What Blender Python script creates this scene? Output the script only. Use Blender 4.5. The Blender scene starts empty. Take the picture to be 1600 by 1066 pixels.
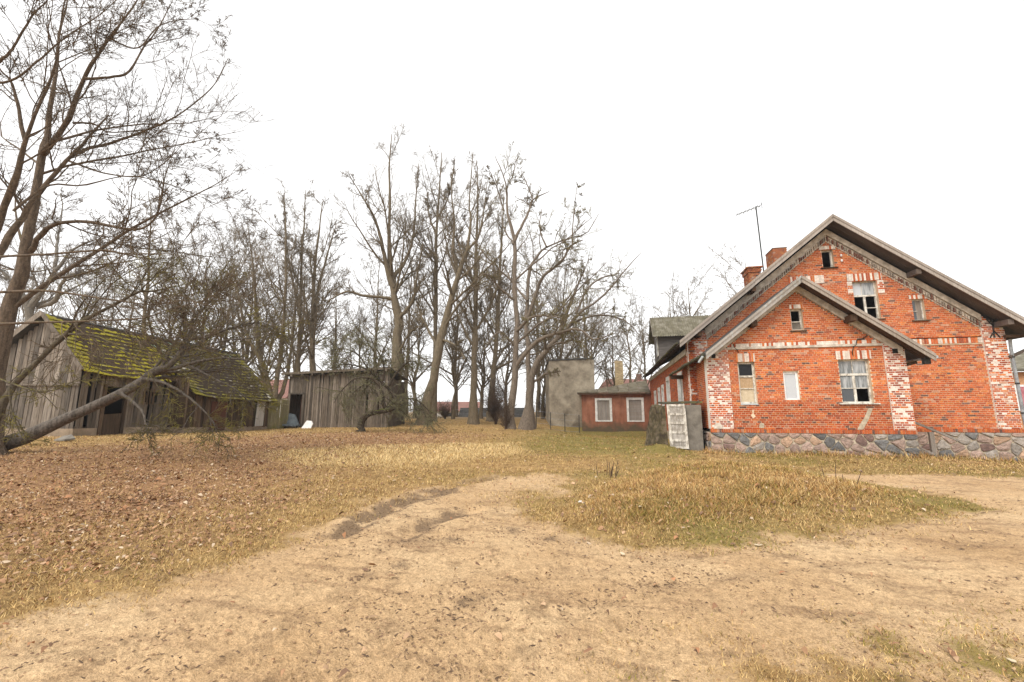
import bpy, math, random
import numpy as np
from mathutils import Vector, Matrix

random.seed(7)
rng = np.random.default_rng(7)
sc = bpy.context.scene
COL = sc.collection
R_ = math.radians

# ------------------------------------------------------------------ camera, sky, sun, exposure
EYE = np.array([0.0, 0.0, 1.6]); FPX = 674.5; TILT = R_(9.2); YAW = R_(12.5)
cam_d = bpy.data.cameras.new('camera'); cam = bpy.data.objects.new('camera', cam_d); COL.objects.link(cam)
cam.location = EYE; cam.rotation_euler = (R_(90) + TILT, 0, YAW)
cam_d.sensor_width = 36.0; cam_d.lens = FPX / 1600 * 36.0; cam_d.clip_start = 0.05; cam_d.clip_end = 2000
sc.camera = cam

world = bpy.data.worlds.new('World'); sc.world = world; world.use_nodes = True
wn = world.node_tree; wn.nodes.clear()
sky = wn.nodes.new('ShaderNodeTexSky'); sky.sky_type = 'NISHITA'; sky.sun_disc = False
SUN_EL = R_(48); SUN_AZ = R_(205)          # the sun stands behind the camera, veiled by even cloud
sky.sun_elevation = SUN_EL; sky.sun_rotation = SUN_AZ
hs = wn.nodes.new('ShaderNodeHueSaturation'); hs.inputs['Saturation'].default_value = 0.15
b1 = wn.nodes.new('ShaderNodeBackground'); b1.inputs['Strength'].default_value = 0.05
b2 = wn.nodes.new('ShaderNodeBackground'); b2.inputs['Color'].default_value = (1, 0.985, 0.965, 1); b2.inputs['Strength'].default_value = 0.5
ad = wn.nodes.new('ShaderNodeAddShader'); wo = wn.nodes.new('ShaderNodeOutputWorld')
wn.links.new(sky.outputs[0], hs.inputs['Color']); wn.links.new(hs.outputs[0], b1.inputs['Color'])
wn.links.new(b1.outputs[0], ad.inputs[0]); wn.links.new(b2.outputs[0], ad.inputs[1]); wn.links.new(ad.outputs[0], wo.inputs[0])

sun_d = bpy.data.lights.new('sun', 'SUN'); sun_d.energy = 1.5; sun_d.angle = R_(40); sun_d.color = (1, 0.95, 0.88)
sun = bpy.data.objects.new('sun', sun_d); COL.objects.link(sun)
sdir = Vector((math.sin(SUN_AZ) * math.cos(SUN_EL), math.cos(SUN_AZ) * math.cos(SUN_EL), math.sin(SUN_EL)))
sun.rotation_euler = sdir.to_track_quat('Z', 'Y').to_euler(); sun.location = (0, -20, 40)

sc.view_settings.view_transform = 'Standard'; sc.view_settings.look = 'None'
sc.view_settings.exposure = 1.0; sc.view_settings.gamma = 1.0; sc.view_settings.use_curve_mapping = False

# ------------------------------------------------------------------ layout arithmetic
def ray(px, py):
    x = (px - 800) / FPX; y = -(py - 533) / FPX
    d = np.array([x, math.cos(TILT) - y * math.sin(TILT), math.sin(TILT) + y * math.cos(TILT)])
    c, s = math.cos(YAW), math.sin(YAW)
    return np.array([c * d[0] - s * d[1], s * d[0] + c * d[1], d[2]])
def at(px, py, D):
    r = ray(px, py); h = -math.sin(YAW) * r[0] + math.cos(YAW) * r[1]
    return EYE + r * D / h

CTRL = np.array([(0,0,0),(5,5,0),(-5,6,.06),(0,10,.04),(15,10,-.2),(-12,8,.35),(3.7,18,.06),(10.3,18,.02),(14.8,20,-.28),
    (-2.3,38.5,-.14),(3.5,38,-.1),(-20,12.9,.62),(-21,18,.52),(-21.7,23.9,.42),(-21.6,26,.48),(-14.2,27.6,.49),(-13.2,21.6,.47),(-5.7,25.4,.38),
    (-17,33,.62),(-5.3,39.8,.3),(-.6,41,.15),(30,20,-.6),(-45,10,.9),(0,80,.3),(-60,60,.6),(60,60,-.6),(0,-30,-.1),(-50,-30,.2),(50,-30,-.5),(-2,18,.15)], float)
_c = 5.0
_d = np.sqrt(((CTRL[:, None, :2] - CTRL[None, :, :2]) ** 2).sum(-1) + _c * _c)
_W = np.linalg.solve(_d + np.eye(len(CTRL)) * -0.02, CTRL[:, 2])
def H0(x, y):
    x = np.asarray(x, float); y = np.asarray(y, float)
    z = np.zeros(np.broadcast(x, y).shape)
    for (cx, cy, _), w in zip(CTRL, _W): z = z + w * np.sqrt((x - cx) ** 2 + (y - cy) ** 2 + _c * _c)
    r = np.sqrt(x * x + y * y); k = np.clip((r - 60) / 60, 0, 1); k = k * k * (3 - 2 * k)
    return z * (1 - k) + 0.2 * k
def bump(x, y, cx, cy, rx, ry, a, rot=0):
    c, s = math.cos(rot), math.sin(rot); u = (x - cx) * c + (y - cy) * s; v = -(x - cx) * s + (y - cy) * c
    return a * np.exp(-(u / rx) ** 2 - (v / ry) ** 2)
def ground0(px, py):
    r = ray(px, py); t = 1.0
    for k in range(60):
        p = EYE + r * t; dz = p[2] - float(H0(p[0], p[1]))
        t += dz / max(0.05, -r[2]) * 0.7 if r[2] < -0.002 else 0.5
        t = min(max(t, .3), 150)
    return EYE + r * t
ISL = np.array([ground0(*p)[:2] for p in [(845,797),(890,768),(960,740),(1060,722),(1180,727),(1280,742),(1400,764),(1500,788),(1450,804),(1330,818),(1180,836),(1000,838),(860,822)]])
ISC = ISL.mean(0)
def sdf(x, y, poly):
    """signed distance to a closed polygon, negative inside"""
    x = np.asarray(x, float); y = np.asarray(y, float); d = np.full(x.shape, 1e9); ins = np.zeros(x.shape, bool)
    n = len(poly)
    for i in range(n):
        ax, ay = poly[i]; bx, by = poly[(i + 1) % n]; ex, ey = bx - ax, by - ay
        t = np.clip(((x - ax) * ex + (y - ay) * ey) / (ex * ex + ey * ey + 1e-12), 0, 1)
        d = np.minimum(d, (x - ax - t * ex) ** 2 + (y - ay - t * ey) ** 2)
        cond = (ay > y) != (by > y)
        xi = ax + (y - ay) * ex / (ey if abs(ey) > 1e-9 else 1e-9)
        ins ^= cond & (x < xi)
    d = np.sqrt(d); return np.where(ins, -d, d)
def smooth(v, a, b):
    k = np.clip((v - a) / (b - a), 0, 1); return k * k * (3 - 2 * k)
_ph = rng.uniform(0, 6.28, (24, 2)); _fr = rng.uniform(-1, 1, (24, 2))
def lump(x, y, f):
    z = 0
    for i in range(8):
        a = _fr[i] / np.linalg.norm(_fr[i]); k = f * (1 + 0.35 * i)
        z = z + np.sin((x * a[0] + y * a[1]) * k + _ph[i, 0]) * np.cos((x * a[1] - y * a[0]) * k * .8 + _ph[i, 1]) / (1 + .4 * i)
    return z / 3.2
def poly_px(pts): return [tuple(ground0(*p)[:2]) for p in pts]
BARE = poly_px([(-120,1000),(0,965),(150,925),(300,888),(420,856),(480,818),(560,785),(650,764),(740,748),(830,738),(900,735),(880,768),(830,794),(850,815),(900,833),(1000,842),(1180,840),(1330,822),(1450,806),(1505,788),(1420,765),(1330,750),(1270,741),(1400,741),(1600,745),(1800,752)]) + [(30, 6), (20, -12), (-14, -12), (-9, -1)]
SPARSE = poly_px([(800,1060),(950,1030),(1100,1000),(1250,975),(1400,962),(1600,952),(1900,950)]) + [(9, -1), (-.3, 1.5)]
LEAFY = poly_px([(-250,705),(0,700),(150,692),(450,676),(620,674),(800,680),(700,700),(560,730),(530,768),(480,800),(400,835),(250,872),(0,925)]) + [(-14, 2), (-30, 4)]
STRAW = poly_px([(420,708),(560,697),(800,693),(815,708),(650,728),(470,726)])
RUTS = [poly_px([(530,838),(575,815),(640,785),(705,768)]), poly_px([(630,840),(680,815),(740,800)]), poly_px([(560,812),(640,778),(700,762),(780,745)]), poly_px([(1240,745),(1420,770),(1600,790)]), poly_px([(830,905),(1100,860),(1400,820),(1600,780)]), poly_px([(870,960),(1100,900),(1300,880),(1600,840)])]
def pdist(x, y, pl):
    d = np.full(np.shape(x), 1e9)
    for (ax, ay), (bx, by) in zip(pl[:-1], pl[1:]):
        ex, ey = bx - ax, by - ay; t = np.clip(((x - ax) * ex + (y - ay) * ey) / (ex * ex + ey * ey), 0, 1)
        d = np.minimum(d, np.hypot(x - ax - t * ex, y - ay - t * ey))
    return d
def masks(x, y):
    wob = lump(x, y, 1.7) * .35 + lump(x + 9, y, 5.0) * .15
    r = np.hypot(x, y)
    fw = np.clip((y - 5.5) * .25, 0, 1) * (1 - smooth(x, 3, 6)); dd = sdf(x, y, BARE) + wob * (1.4 + 1.2 * fw) + lump(x - 7, y + 2, 9) * (.12 + .25 * fw)
    k = np.clip((dd + .7 + 1.1 * fw) / (1.15 + 2.0 * fw), 0, 1); bare = 1 - k * k * (3 - 2 * k)
    sparse = (1 - smooth(sdf(x, y, SPARSE) + wob * .8, -.5, .35)) * np.clip(.5 + lump(x, y, 4.2) * 1.1, 0, 1)
    veg = np.maximum(1 - bare, sparse * .75)
    leaf = (1 - smooth(sdf(x, y, LEAFY) + wob * 2.2, -3.2, .8)) * (1 - bare)
    straw = (1 - smooth(sdf(x, y, STRAW) + wob, -.6, .7))
    green = np.clip(.35 + lump(x + 3, y - 5, .9) * .7, 0, 1) * (1 - .8 * leaf) * (1 - straw) * (.35 + .65 * smooth(x, -3, 1))
    green = np.maximum(green, smooth(x, -7, -1.5) * (1 - smooth(x, 2.6, 3.4)) * smooth(y, 13, 18) * .8)
    return bare, veg, leaf, straw, green
MUDP = [(poly_px([(250,893),(300,886),(330,880)]), .35), (poly_px([(980,842),(1090,840),(1180,832)]), .25), (poly_px([(800,830),(850,838),(900,845)]), .3), (poly_px([(560,900),(640,880)]), .2), (poly_px([(700,950),(760,930)]), .2), (poly_px([(1050,915),(1250,890)]), .15), (poly_px([(640,850),(700,845)]), .3)]
def mud_at(x, y):
    m = np.zeros(np.shape(x)); k = np.clip(.75 + lump(x, y, 6.5) * .9, 0, 1.3)
    for i, rt in enumerate(RUTS): m = np.maximum(m, (1.0, .8, .9, .5, .35, .35)[i] * np.exp(-(pdist(x, y, rt) / (.3 if i < 3 else .16)) ** 2))
    for pl, w in MUDP: m = np.maximum(m, .55 * np.exp(-(pdist(x, y, pl) / w) ** 2))
    return np.clip(m * k, 0, 1)
def H(x, y):
    x = np.asarray(x, float); y = np.asarray(y, float)
    z = H0(x, y)
    z = z + 0.22 * (1 - smooth(sdf(x, y, ISL), -2.4, .3))
    m = at(832, 664, 30); z = z + bump(x, y, m[0], m[1], 1.9, 1.3, .42)
    m = at(797, 676, 26); z = z + bump(x, y, m[0], m[1], 1.1, .9, .2)
    z = z + bump(x, y, 1.9, 18.2, .7, .9, .25)
    z = z + lump(x, y, 1.1) * .035 + lump(x + 4, y + 7, 3.7) * .014
    for i, rt in enumerate(RUTS):
        d = pdist(x, y, rt); a = (.055, .045, .04, .03, .02, .02)[i]
        z = z - a * np.exp(-(d / .13) ** 2) + a * .6 * np.exp(-((d - .27) / .1) ** 2)
    return z
def on_ground(px, py):
    r = ray(px, py); t = 1.0
    for k in range(60):
        p = EYE + r * t; dz = p[2] - float(H(p[0], p[1])); t = min(max(t + dz / max(.05, -r[2]) * .6, .3), 150)
    return EYE + r * t

# ------------------------------------------------------------------ materials
MATS = {}
def new_mat(name):
    m = bpy.data.materials.new(name); m.use_nodes = True; nt = m.node_tree; nt.nodes.clear()
    o = nt.nodes.new('ShaderNodeOutputMaterial'); b = nt.nodes.new('ShaderNodeBsdfPrincipled')
    nt.links.new(b.outputs[0], o.inputs[0]); b.inputs['Roughness'].default_value = .9
    b.inputs['Specular IOR Level'].default_value = .25
    MATS[name] = m; return m, nt, b
def N(nt, t, **kw):
    n = nt.nodes.new(t)
    for k, v in kw.items(): setattr(n, k, v)
    return n
def noise(nt, vec, scale, detail=5, rough=.6, dist=0):
    n = N(nt, 'ShaderNodeTexNoise'); n.inputs['Scale'].default_value = scale; n.inputs['Detail'].default_value = detail
    n.inputs['Roughness'].default_value = rough; n.inputs['Distortion'].default_value = dist
    if vec is not None: nt.links.new(vec, n.inputs['Vector'])
    return n.outputs['Fac']
def ramp(nt, fac, stops):
    n = N(nt, 'ShaderNodeValToRGB'); e = n.color_ramp.elements
    while len(e) < len(stops): e.new(.5)
    for el, (p, c) in zip(e, stops): el.position = p; el.color = (*c, 1) if len(c) == 3 else c
    nt.links.new(fac, n.inputs[0]); return n.outputs[0]
def mix(nt, fac, a, b, mode='MIX'):
    n = N(nt, 'ShaderNodeMix', data_type='RGBA', blend_type=mode)
    for sock, v in ((n.inputs[0], fac), (n.inputs[6], a), (n.inputs[7], b)):
        if isinstance(v, (int, float)): sock.default_value = v
        elif isinstance(v, tuple): sock.default_value = (*v, 1)
        else: nt.links.new(v, sock)
    return n.outputs[2]
def math_(nt, op, a, b=None, clamp=False):
    n = N(nt, 'ShaderNodeMath', operation=op, use_clamp=clamp)
    for s, v in ((n.inputs[0], a), (n.inputs[1], b)):
        if v is None: continue
        if isinstance(v, (int, float)): s.default_value = v
        else: nt.links.new(v, s)
    return n.outputs[0]
def wpos(nt): return N(nt, 'ShaderNodeNewGeometry').outputs['Position']
def scaled(nt, vec, s):
    n = N(nt, 'ShaderNodeMapping'); n.inputs['Scale'].default_value = s; nt.links.new(vec, n.inputs[0]); return n.outputs[0]
def bumpn(nt, b, h, strength=.4, dist=.01):
    n = N(nt, 'ShaderNodeBump'); n.inputs['Strength'].default_value = strength; n.inputs['Distance'].default_value = dist
    nt.links.new(h, n.inputs['Height']); nt.links.new(n.outputs[0], b.inputs['Normal'])
BW = lambda lo, hi: [(lo, (0, 0, 0)), (hi, (1, 1, 1))]

def simple(name, c1, c2, scale=6, rough=.9, bump=.3, bd=.01, stretch=(1, 1, 1), c3=None, lo=.35, hi=.65, spec=.25, rnd=0):
    m, nt, b = new_mat(name); p = scaled(nt, wpos(nt), stretch)
    f = noise(nt, p, scale); st = [(lo, c1), (hi, c2)]
    if c3: st = [(lo, c1), ((lo + hi) / 2, c3), (hi, c2)]
    c = ramp(nt, f, st)
    c = mix(nt, .35, c, ramp(nt, noise(nt, p, scale * 6), [(.3, (.55, .55, .55)), (.7, (1.2, 1.2, 1.2))]), 'MULTIPLY')
    if rnd:
        o = N(nt, 'ShaderNodeObjectInfo').outputs['Random']
        c = mix(nt, 1.0, c, ramp(nt, o, [(0, (1 - rnd,) * 3), (1, (1 + rnd, 1 + rnd, 1 + rnd * .95))]), 'MULTIPLY')
    nt.links.new(c, b.inputs['Base Color']); b.inputs['Roughness'].default_value = rough; b.inputs['Specular IOR Level'].default_value = spec
    if bump: bumpn(nt, b, noise(nt, p, scale * 5), bump, bd)
    return m

def bark(name, c1, c2, moss, amount, mscale=3.0, fine=(.03, .03, .03)):
    m, nt, b = new_mat(name); p = wpos(nt)
    c = ramp(nt, noise(nt, scaled(nt, p, (7, 7, 1.6)), 2.2, 6, .7), [(.3, c1), (.7, c2)])
    c = mix(nt, .5, c, ramp(nt, noise(nt, p, 22, 4), [(.35, (.45, .45, .45)), (.65, (1.25, 1.25, 1.25))]), 'MULTIPLY')
    nz = N(nt, 'ShaderNodeSeparateXYZ'); nt.links.new(N(nt, 'ShaderNodeNewGeometry').outputs['Normal'], nz.inputs[0])
    up = math_(nt, 'MULTIPLY_ADD', nz.outputs[2], .35); up.node.inputs[2].default_value = 0
    k = math_(nt, 'ADD', up, noise(nt, p, mscale, 4, .7))
    k = math_(nt, 'ADD', k, amount - .5)
    k = ramp(nt, k, BW(.48, .62))
    mc = ramp(nt, noise(nt, p, 30, 3), [(.3, tuple(v * .55 for v in moss)), (.7, moss)])
    nt.links.new(mix(nt, k, c, mc), b.inputs['Base Color'])
    bumpn(nt, b, noise(nt, scaled(nt, p, (12, 12, 3)), 3, 5, .7), .7, .02)
    return m
bark('bark_front', (.055, .04, .026), (.2, .145, .1), (.24, .2, .02), .16)
bark('bark_lichen', (.05, .04, .025), (.13, .105, .07), (.24, .21, .025), .26, 5)
bark('bark_fallen', (.035, .028, .023), (.2, .17, .14), (.15, .13, .02), .02)
bark('bark_mid', (.085, .066, .042), (.23, .18, .115), (.12, .115, .03), .06)
bark('bark_oak', (.09, .07, .055), (.25, .2, .15), (.13, .12, .025), .09)
bark('bark_apple', (.03, .022, .015), (.1, .075, .05), (.14, .16, .02), .2, 2.0)
bark('bark_apple_twig', (.1, .09, .05), (.24, .22, .13), (.27, .27, .1), .22, 4.0)
bark('bark_pale', (.12, .105, .085), (.27, .24, .2), (.17, .16, .08), -.02)
bark('bark_shrub', (.05, .03, .022), (.12, .08, .055), (.09, .08, .02), -.1)
simple('twig_front', (.075, .055, .036), (.17, .125, .08), 3, bump=0)
simple('twig_lichen', (.15, .125, .03), (.3, .26, .05), 2.5, bump=0, c3=(.1, .08, .045))
simple('twig_mid', (.13, .1, .065), (.22, .175, .115), 1, bump=0)
simple('twig_oak', (.13, .1, .055), (.22, .185, .08), .8, bump=0)
simple('twig_pale', (.17, .145, .12), (.24, .21, .18), 1, bump=0)
simple('twig_shrub', (.06, .04, .028), (.13, .09, .06), 1, bump=0)

def wood(name, c1, c2, grain=1.0, moss=None, mk=.0, rnd=.35, paint=None):
    m, nt, b = new_mat(name)
    tc = N(nt, 'ShaderNodeTexCoord').outputs['Object']; p = wpos(nt)
    g = noise(nt, scaled(nt, p, (26, 26, 1.1)), 1.6 * grain, 6, .65, .6)
    c = ramp(nt, g, [(.3, c1), (.68, c2)])
    o = N(nt, 'ShaderNodeObjectInfo').outputs['Random']
    c = mix(nt, 1.0, c, ramp(nt, o, [(0, (1 - rnd,) * 3), (.6, (1, .97, .93)), (1, (1 + rnd * .7,) * 3)]), 'MULTIPLY')
    c = mix(nt, .6, c, ramp(nt, noise(nt, scaled(nt, p, (1, 1, .5)), 1.3, 4), [(.3, (.6, .57, .52)), (.7, (1.15, 1.15, 1.15))]), 'MULTIPLY')
    if paint:
        k = ramp(nt, noise(nt, scaled(nt, p, (1, 1, .6)), 9, 6, .7), BW(*paint[1])); c = mix(nt, k, c, paint[0])
    if moss:
        k = ramp(nt, math_(nt, 'ADD', noise(nt, p, 1.6, 5), mk), BW(.5, .66)); c = mix(nt, k, c, moss)
    nt.links.new(c, b.inputs['Base Color']); bumpn(nt, b, g, .5, .008); b.inputs['Specular IOR Level'].default_value = .15
    return m
wood('plank_gray', (.08, .066, .054), (.34, .295, .25), rnd=.5)
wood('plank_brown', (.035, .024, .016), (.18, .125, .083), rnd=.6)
wood('plank_shed', (.06, .048, .038), (.27, .225, .18), rnd=.5)
wood('plank_fence', (.1, .09, .05), (.27, .24, .14), moss=(.16, .15, .05), mk=.02)
wood('plank_white', (.4, .38, .35), (.72, .7, .66), rnd=.1)
wood('door_white', (.2, .175, .15), (.5, .46, .4), rnd=.08, paint=((.66, .62, .55), (.42, .56)))
wood('door_panel', (.22, .2, .18), (.44, .41, .37), rnd=.25, paint=((.55, .52, .48), (.5, .66)))
wood('frame_old', (.26, .235, .2), (.52, .49, .43), rnd=.1, paint=((.68, .65, .58), (.4, .56)))
wood('board_gray', (.2, .175, .155), (.36, .325, .295), rnd=.1)
wood('barge', (.25, .215, .19), (.43, .385, .345), rnd=.12)
wood('barge_blue', (.3, .255, .215), (.46, .44, .41), rnd=.1, paint=((.42, .47, .48), (.54, .68)))
wood('soffit', (.05, .03, .02), (.13, .08, .05), rnd=.2)
wood('soffit_gray', (.09, .07, .06), (.18, .145, .125), rnd=.2)
wood('door_brown', (.05, .022, .014), (.13, .055, .035), rnd=.1)
simple('plaster_band', (.38, .33, .27), (.7, .63, .54), 4, c3=(.55, .48, .4))
simple('mortar', (.58, .41, .27), (.76, .58, .41), 5)
simple('mortar_white', (.72, .66, .58), (.86, .8, .72), 8)
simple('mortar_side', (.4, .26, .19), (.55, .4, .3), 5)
simple('stone_mortar', (.36, .3, .22), (.58, .49, .36), 7)
simple('dark_inside', (.012, .01, .008), (.02, .017, .014), 3, bump=0)  # near-black colour stands in for the shade in rooms and holes
simple('roof_dark', (.045, .042, .04), (.1, .095, .085), 3)
simple('roof_gray', (.09, .075, .055), (.19, .165, .13), 2, c3=(.13, .11, .07), rnd=.15)
simple('roof_edge', (.1, .095, .04), (.18, .16, .05), 3, c3=(.06, .055, .045))
simple('roof_corrugated', (.1, .09, .065), (.24, .22, .18), 2.5, c3=(.15, .135, .09), stretch=(1, 1, 1))
simple('concrete', (.15, .12, .085), (.42, .36, .27), 1.1, c3=(.3, .255, .19), bump=.5, lo=.3, hi=.7)
simple('concrete_wall', (.13, .115, .095), (.24, .215, .18), 2.5)
simple('foundation', (.2, .15, .1), (.36, .28, .2), 1.6)
simple('white_plaster', (.55, .53, .49), (.78, .76, .72), 4)
simple('pvc', (.78, .78, .78), (.84, .84, .84), 2, rough=.4, bump=0)
simple('metal_dark', (.02, .02, .02), (.05, .048, .045), 8, rough=.6)
simple('metal_gray', (.2, .21, .22), (.36, .38, .39), 6, rough=.5)
simple('zinc', (.36, .4, .42), (.55, .6, .62), 6, rough=.5)
simple('chip_board', (.4, .27, .15), (.52, .37, .23), 18)
simple('cream_pane', (.52, .42, .28), (.62, .52, .37), 9)
simple('paper', (.66, .64, .6), (.8, .78, .74), 12)
simple('blue_gray', (.07, .085, .095), (.14, .16, .17), 5)
simple('styro', (.7, .69, .67), (.84, .83, .8), 6)
simple('copper_green', (.25, .42, .3), (.4, .55, .42), 6)
simple('orange_plaster', (.45, .22, .11), (.58, .32, .17), 1.5)
simple('red_tile', (.22, .11, .09), (.3, .16, .13), 3)
simple('yellow_brick', (.3, .23, .13), (.5, .4, .25), 5, c3=(.4, .31, .18), rnd=.2)
simple('porcelain', (.75, .74, .72), (.82, .81, .8), 5, rough=.3, bump=0)
simple('curtain', (.36, .12, .15), (.5, .2, .22), 4)
simple('earth', (.05, .037, .027), (.19, .145, .1), 5, bump=.9, bd=.06, c3=(.1, .08, .04))
simple('dormer_wood', (.07, .06, .055), (.18, .16, .145), 5, stretch=(.3, .3, 6))
# red plaster with a damp, mossy foot
m, nt, b = new_mat('red_plaster'); p = wpos(nt)
c = ramp(nt, noise(nt, p, 1.4, 6), [(.3, (.18, .07, .042)), (.55, (.29, .12, .07)), (.75, (.34, .16, .1))])
c = mix(nt, .5, c, ramp(nt, noise(nt, scaled(nt, p, (3, 3, .4)), 1.5, 5), [(.35, (.55, .5, .45)), (.6, (1.1, 1.1, 1.1))]), 'MULTIPLY')
sx = N(nt, 'ShaderNodeSeparateXYZ'); nt.links.new(p, sx.inputs[0])
k = math_(nt, 'ADD', math_(nt, 'MULTIPLY', sx.outputs[2], -1.3), math_(nt, 'MULTIPLY', noise(nt, p, 1.5, 4), 2.2))
c = mix(nt, ramp(nt, math_(nt, 'ADD', k, -.1), BW(.2, .9)), c, (.1, .075, .045))
nt.links.new(c, b.inputs['Base Color']); bumpn(nt, b, noise(nt, p, 12), .4, .01)

def mat_attr(name, rough=.9, var=.3, scale=14, objcol=False, bump=.5, bd=.006, lichen=None, spec=.2):
    m, nt, b = new_mat(name); p = wpos(nt)
    if objcol: c = N(nt, 'ShaderNodeObjectInfo').outputs['Color']
    else: c = N(nt, 'ShaderNodeAttribute', attribute_name='Col').outputs['Color']
    c = mix(nt, 1.0, c, ramp(nt, noise(nt, p, scale, 5, .7), [(.3, (1 - var,) * 3), (.7, (1 + var,) * 3)]), 'MULTIPLY')
    if lichen: c = mix(nt, ramp(nt, noise(nt, p, lichen[1], 5, .7), BW(*lichen[2])), c, lichen[0])
    nt.links.new(c, b.inputs['Base Color']); b.inputs['Roughness'].default_value = rough; b.inputs['Specular IOR Level'].default_value = spec
    if bump: bumpn(nt, b, noise(nt, p, scale * 2.5), bump, bd)
    return m
mat_attr('brick', lichen=((.62, .42, .3), 1.1, (.68, .9)))
mat_attr('brick_one', objcol=True, lichen=((.62, .42, .3), 1.1, (.68, .9)))
mat_attr('stone', objcol=True, var=.4, scale=9, bump=.7, bd=.02)
mat_attr('leaf', var=.15, scale=30, bump=0)
mat_attr('blade', var=.12, scale=3, bump=0)
mat_attr('shingle_moss', objcol=True, var=.35, scale=12, bump=.9, bd=.03, lichen=((.31, .265, .02), 1.7, (.33, .48)))
mat_attr('shingle_stuff', var=.35, scale=12, bump=.9, bd=.03, lichen=((.19, .165, .02), 2.1, (.47, .64)))

m, nt, b = new_mat('glass'); b.inputs['Base Color'].default_value = (.05, .055, .06, 1); b.inputs['Roughness'].default_value = .06
b.inputs['Specular IOR Level'].default_value = .8; bumpn(nt, b, noise(nt, wpos(nt), 3), .05, .02)
m, nt, b = new_mat('glass_dark'); b.inputs['Base Color'].default_value = (.012, .012, .014, 1); b.inputs['Roughness'].default_value = .25
m, nt, b = new_mat('glass_frost'); b.inputs['Base Color'].default_value = (.5, .52, .54, 1); b.inputs['Roughness'].default_value = .2
m, nt, b = new_mat('glass_curtain'); b.inputs['Roughness'].default_value = .15; b.inputs['Specular IOR Level'].default_value = .7
nt.links.new(ramp(nt, noise(nt, scaled(nt, wpos(nt), (9, 9, 1.5)), 1.3, 4), [(.35, (.13, .14, .14)), (.65, (.4, .41, .41))]), b.inputs['Base Color'])

# ground
m, nt, b = new_mat('ground'); p = wpos(nt)
at_ = N(nt, 'ShaderNodeAttribute', attribute_name='mask'); sp = N(nt, 'ShaderNodeSeparateColor'); nt.links.new(at_.outputs['Color'], sp.inputs[0])
green_a = at_.outputs['Alpha']
n1 = noise(nt, p, .55, 6, .6, .4); n2 = noise(nt, p, 2.6, 6, .65, .3); n3 = noise(nt, p, 14, 5, .7); n4 = noise(nt, p, 55, 3, .7)
# wheel-drawn streaks run along the track
mp = N(nt, 'ShaderNodeMapping'); mp.inputs['Rotation'].default_value = (0, 0, R_(-28)); mp.inputs['Scale'].default_value = (.35, 2.2, 1); nt.links.new(p, mp.inputs[0])
n5 = noise(nt, mp.outputs[0], 1.6, 7, .7, .5)
sand = ramp(nt, n1, [(.3, (.46, .3, .155)), (.5, (.56, .385, .215)), (.7, (.62, .45, .265))])
sand = mix(nt, math_(nt, 'MULTIPLY', ramp(nt, n5, BW(.52, .66)), .75), sand, (.3, .19, .105))
sand = mix(nt, math_(nt, 'MULTIPLY', ramp(nt, n2, BW(.54, .7)), .7), sand, (.2, .125, .068))
sand = mix(nt, math_(nt, 'MULTIPLY', ramp(nt, noise(nt, p, 24, 6, .8, 1.0), BW(.57, .68)), math_(nt, 'MULTIPLY', ramp(nt, noise(nt, p, 1.1, 5, .6), BW(.42, .58)), .85)), sand, (.17, .105, .06))
sand = mix(nt, math_(nt, 'MULTIPLY', ramp(nt, noise(nt, p, 7, 6, .75), BW(.62, .7)), .8), sand, (.13, .085, .048))
sand = mix(nt, .7, sand, ramp(nt, n3, [(.3, (.6, .58, .55)), (.7, (1.3, 1.3, 1.3))]), 'MULTIPLY')
sand = mix(nt, .5, sand, ramp(nt, noise(nt, p, 160, 2, .6), [(.35, (.55, .5, .46)), (.55, (1.12, 1.12, 1.12)), (.75, (1.35, 1.35, 1.35))]), 'MULTIPLY')
sand = mix(nt, .65, sand, ramp(nt, n4, [(.3, (.6, .58, .55)), (.7, (1.35, 1.35, 1.35))]), 'MULTIPLY')
mud = N(nt, 'ShaderNodeAttribute', attribute_name='mud').outputs['Fac']
mudk = ramp(nt, math_(nt, 'ADD', mud, math_(nt, 'MULTIPLY', math_(nt, 'SUBTRACT', n3, .5), 1.1)), BW(.36, .62))
sand = mix(nt, math_(nt, 'MULTIPLY', mudk, .85), sand, mix(nt, n4, (.1, .065, .04), (.24, .16, .095)))
soil = ramp(nt, n2, [(.3, (.2, .12, .05)), (.5, (.34, .21, .085)), (.72, (.46, .3, .13))])
soil = mix(nt, .7, soil, ramp(nt, n3, [(.3, (.5, .48, .45)), (.7, (1.4, 1.4, 1.35))]), 'MULTIPLY')
leafc = ramp(nt, n3, [(.3, (.15, .08, .04)), (.5, (.31, .17, .08)), (.72, (.46, .28, .14))])
strawc = ramp(nt, n3, [(.3, (.4, .27, .11)), (.7, (.66, .48, .22))])
grn = ramp(nt, n3, [(.3, (.1, .09, .02)), (.7, (.25, .215, .05))])
veg = mix(nt, green_a, soil, grn)
veg = mix(nt, sp.outputs[1], veg, leafc); veg = mix(nt, sp.outputs[2], veg, strawc)
vk = math_(nt, 'ADD', sp.outputs[0], math_(nt, 'MULTIPLY', math_(nt, 'SUBTRACT', n3, .5), .9))
c = mix(nt, ramp(nt, vk, BW(.35, .65)), sand, veg)
nt.links.new(c, b.inputs['Base Color']); b.inputs['Roughness'].default_value = .95
hh = math_(nt, 'ADD', n3, math_(nt, 'MULTIPLY', n4, .4)); bumpn(nt, b, hh, .9, .045)

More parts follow.
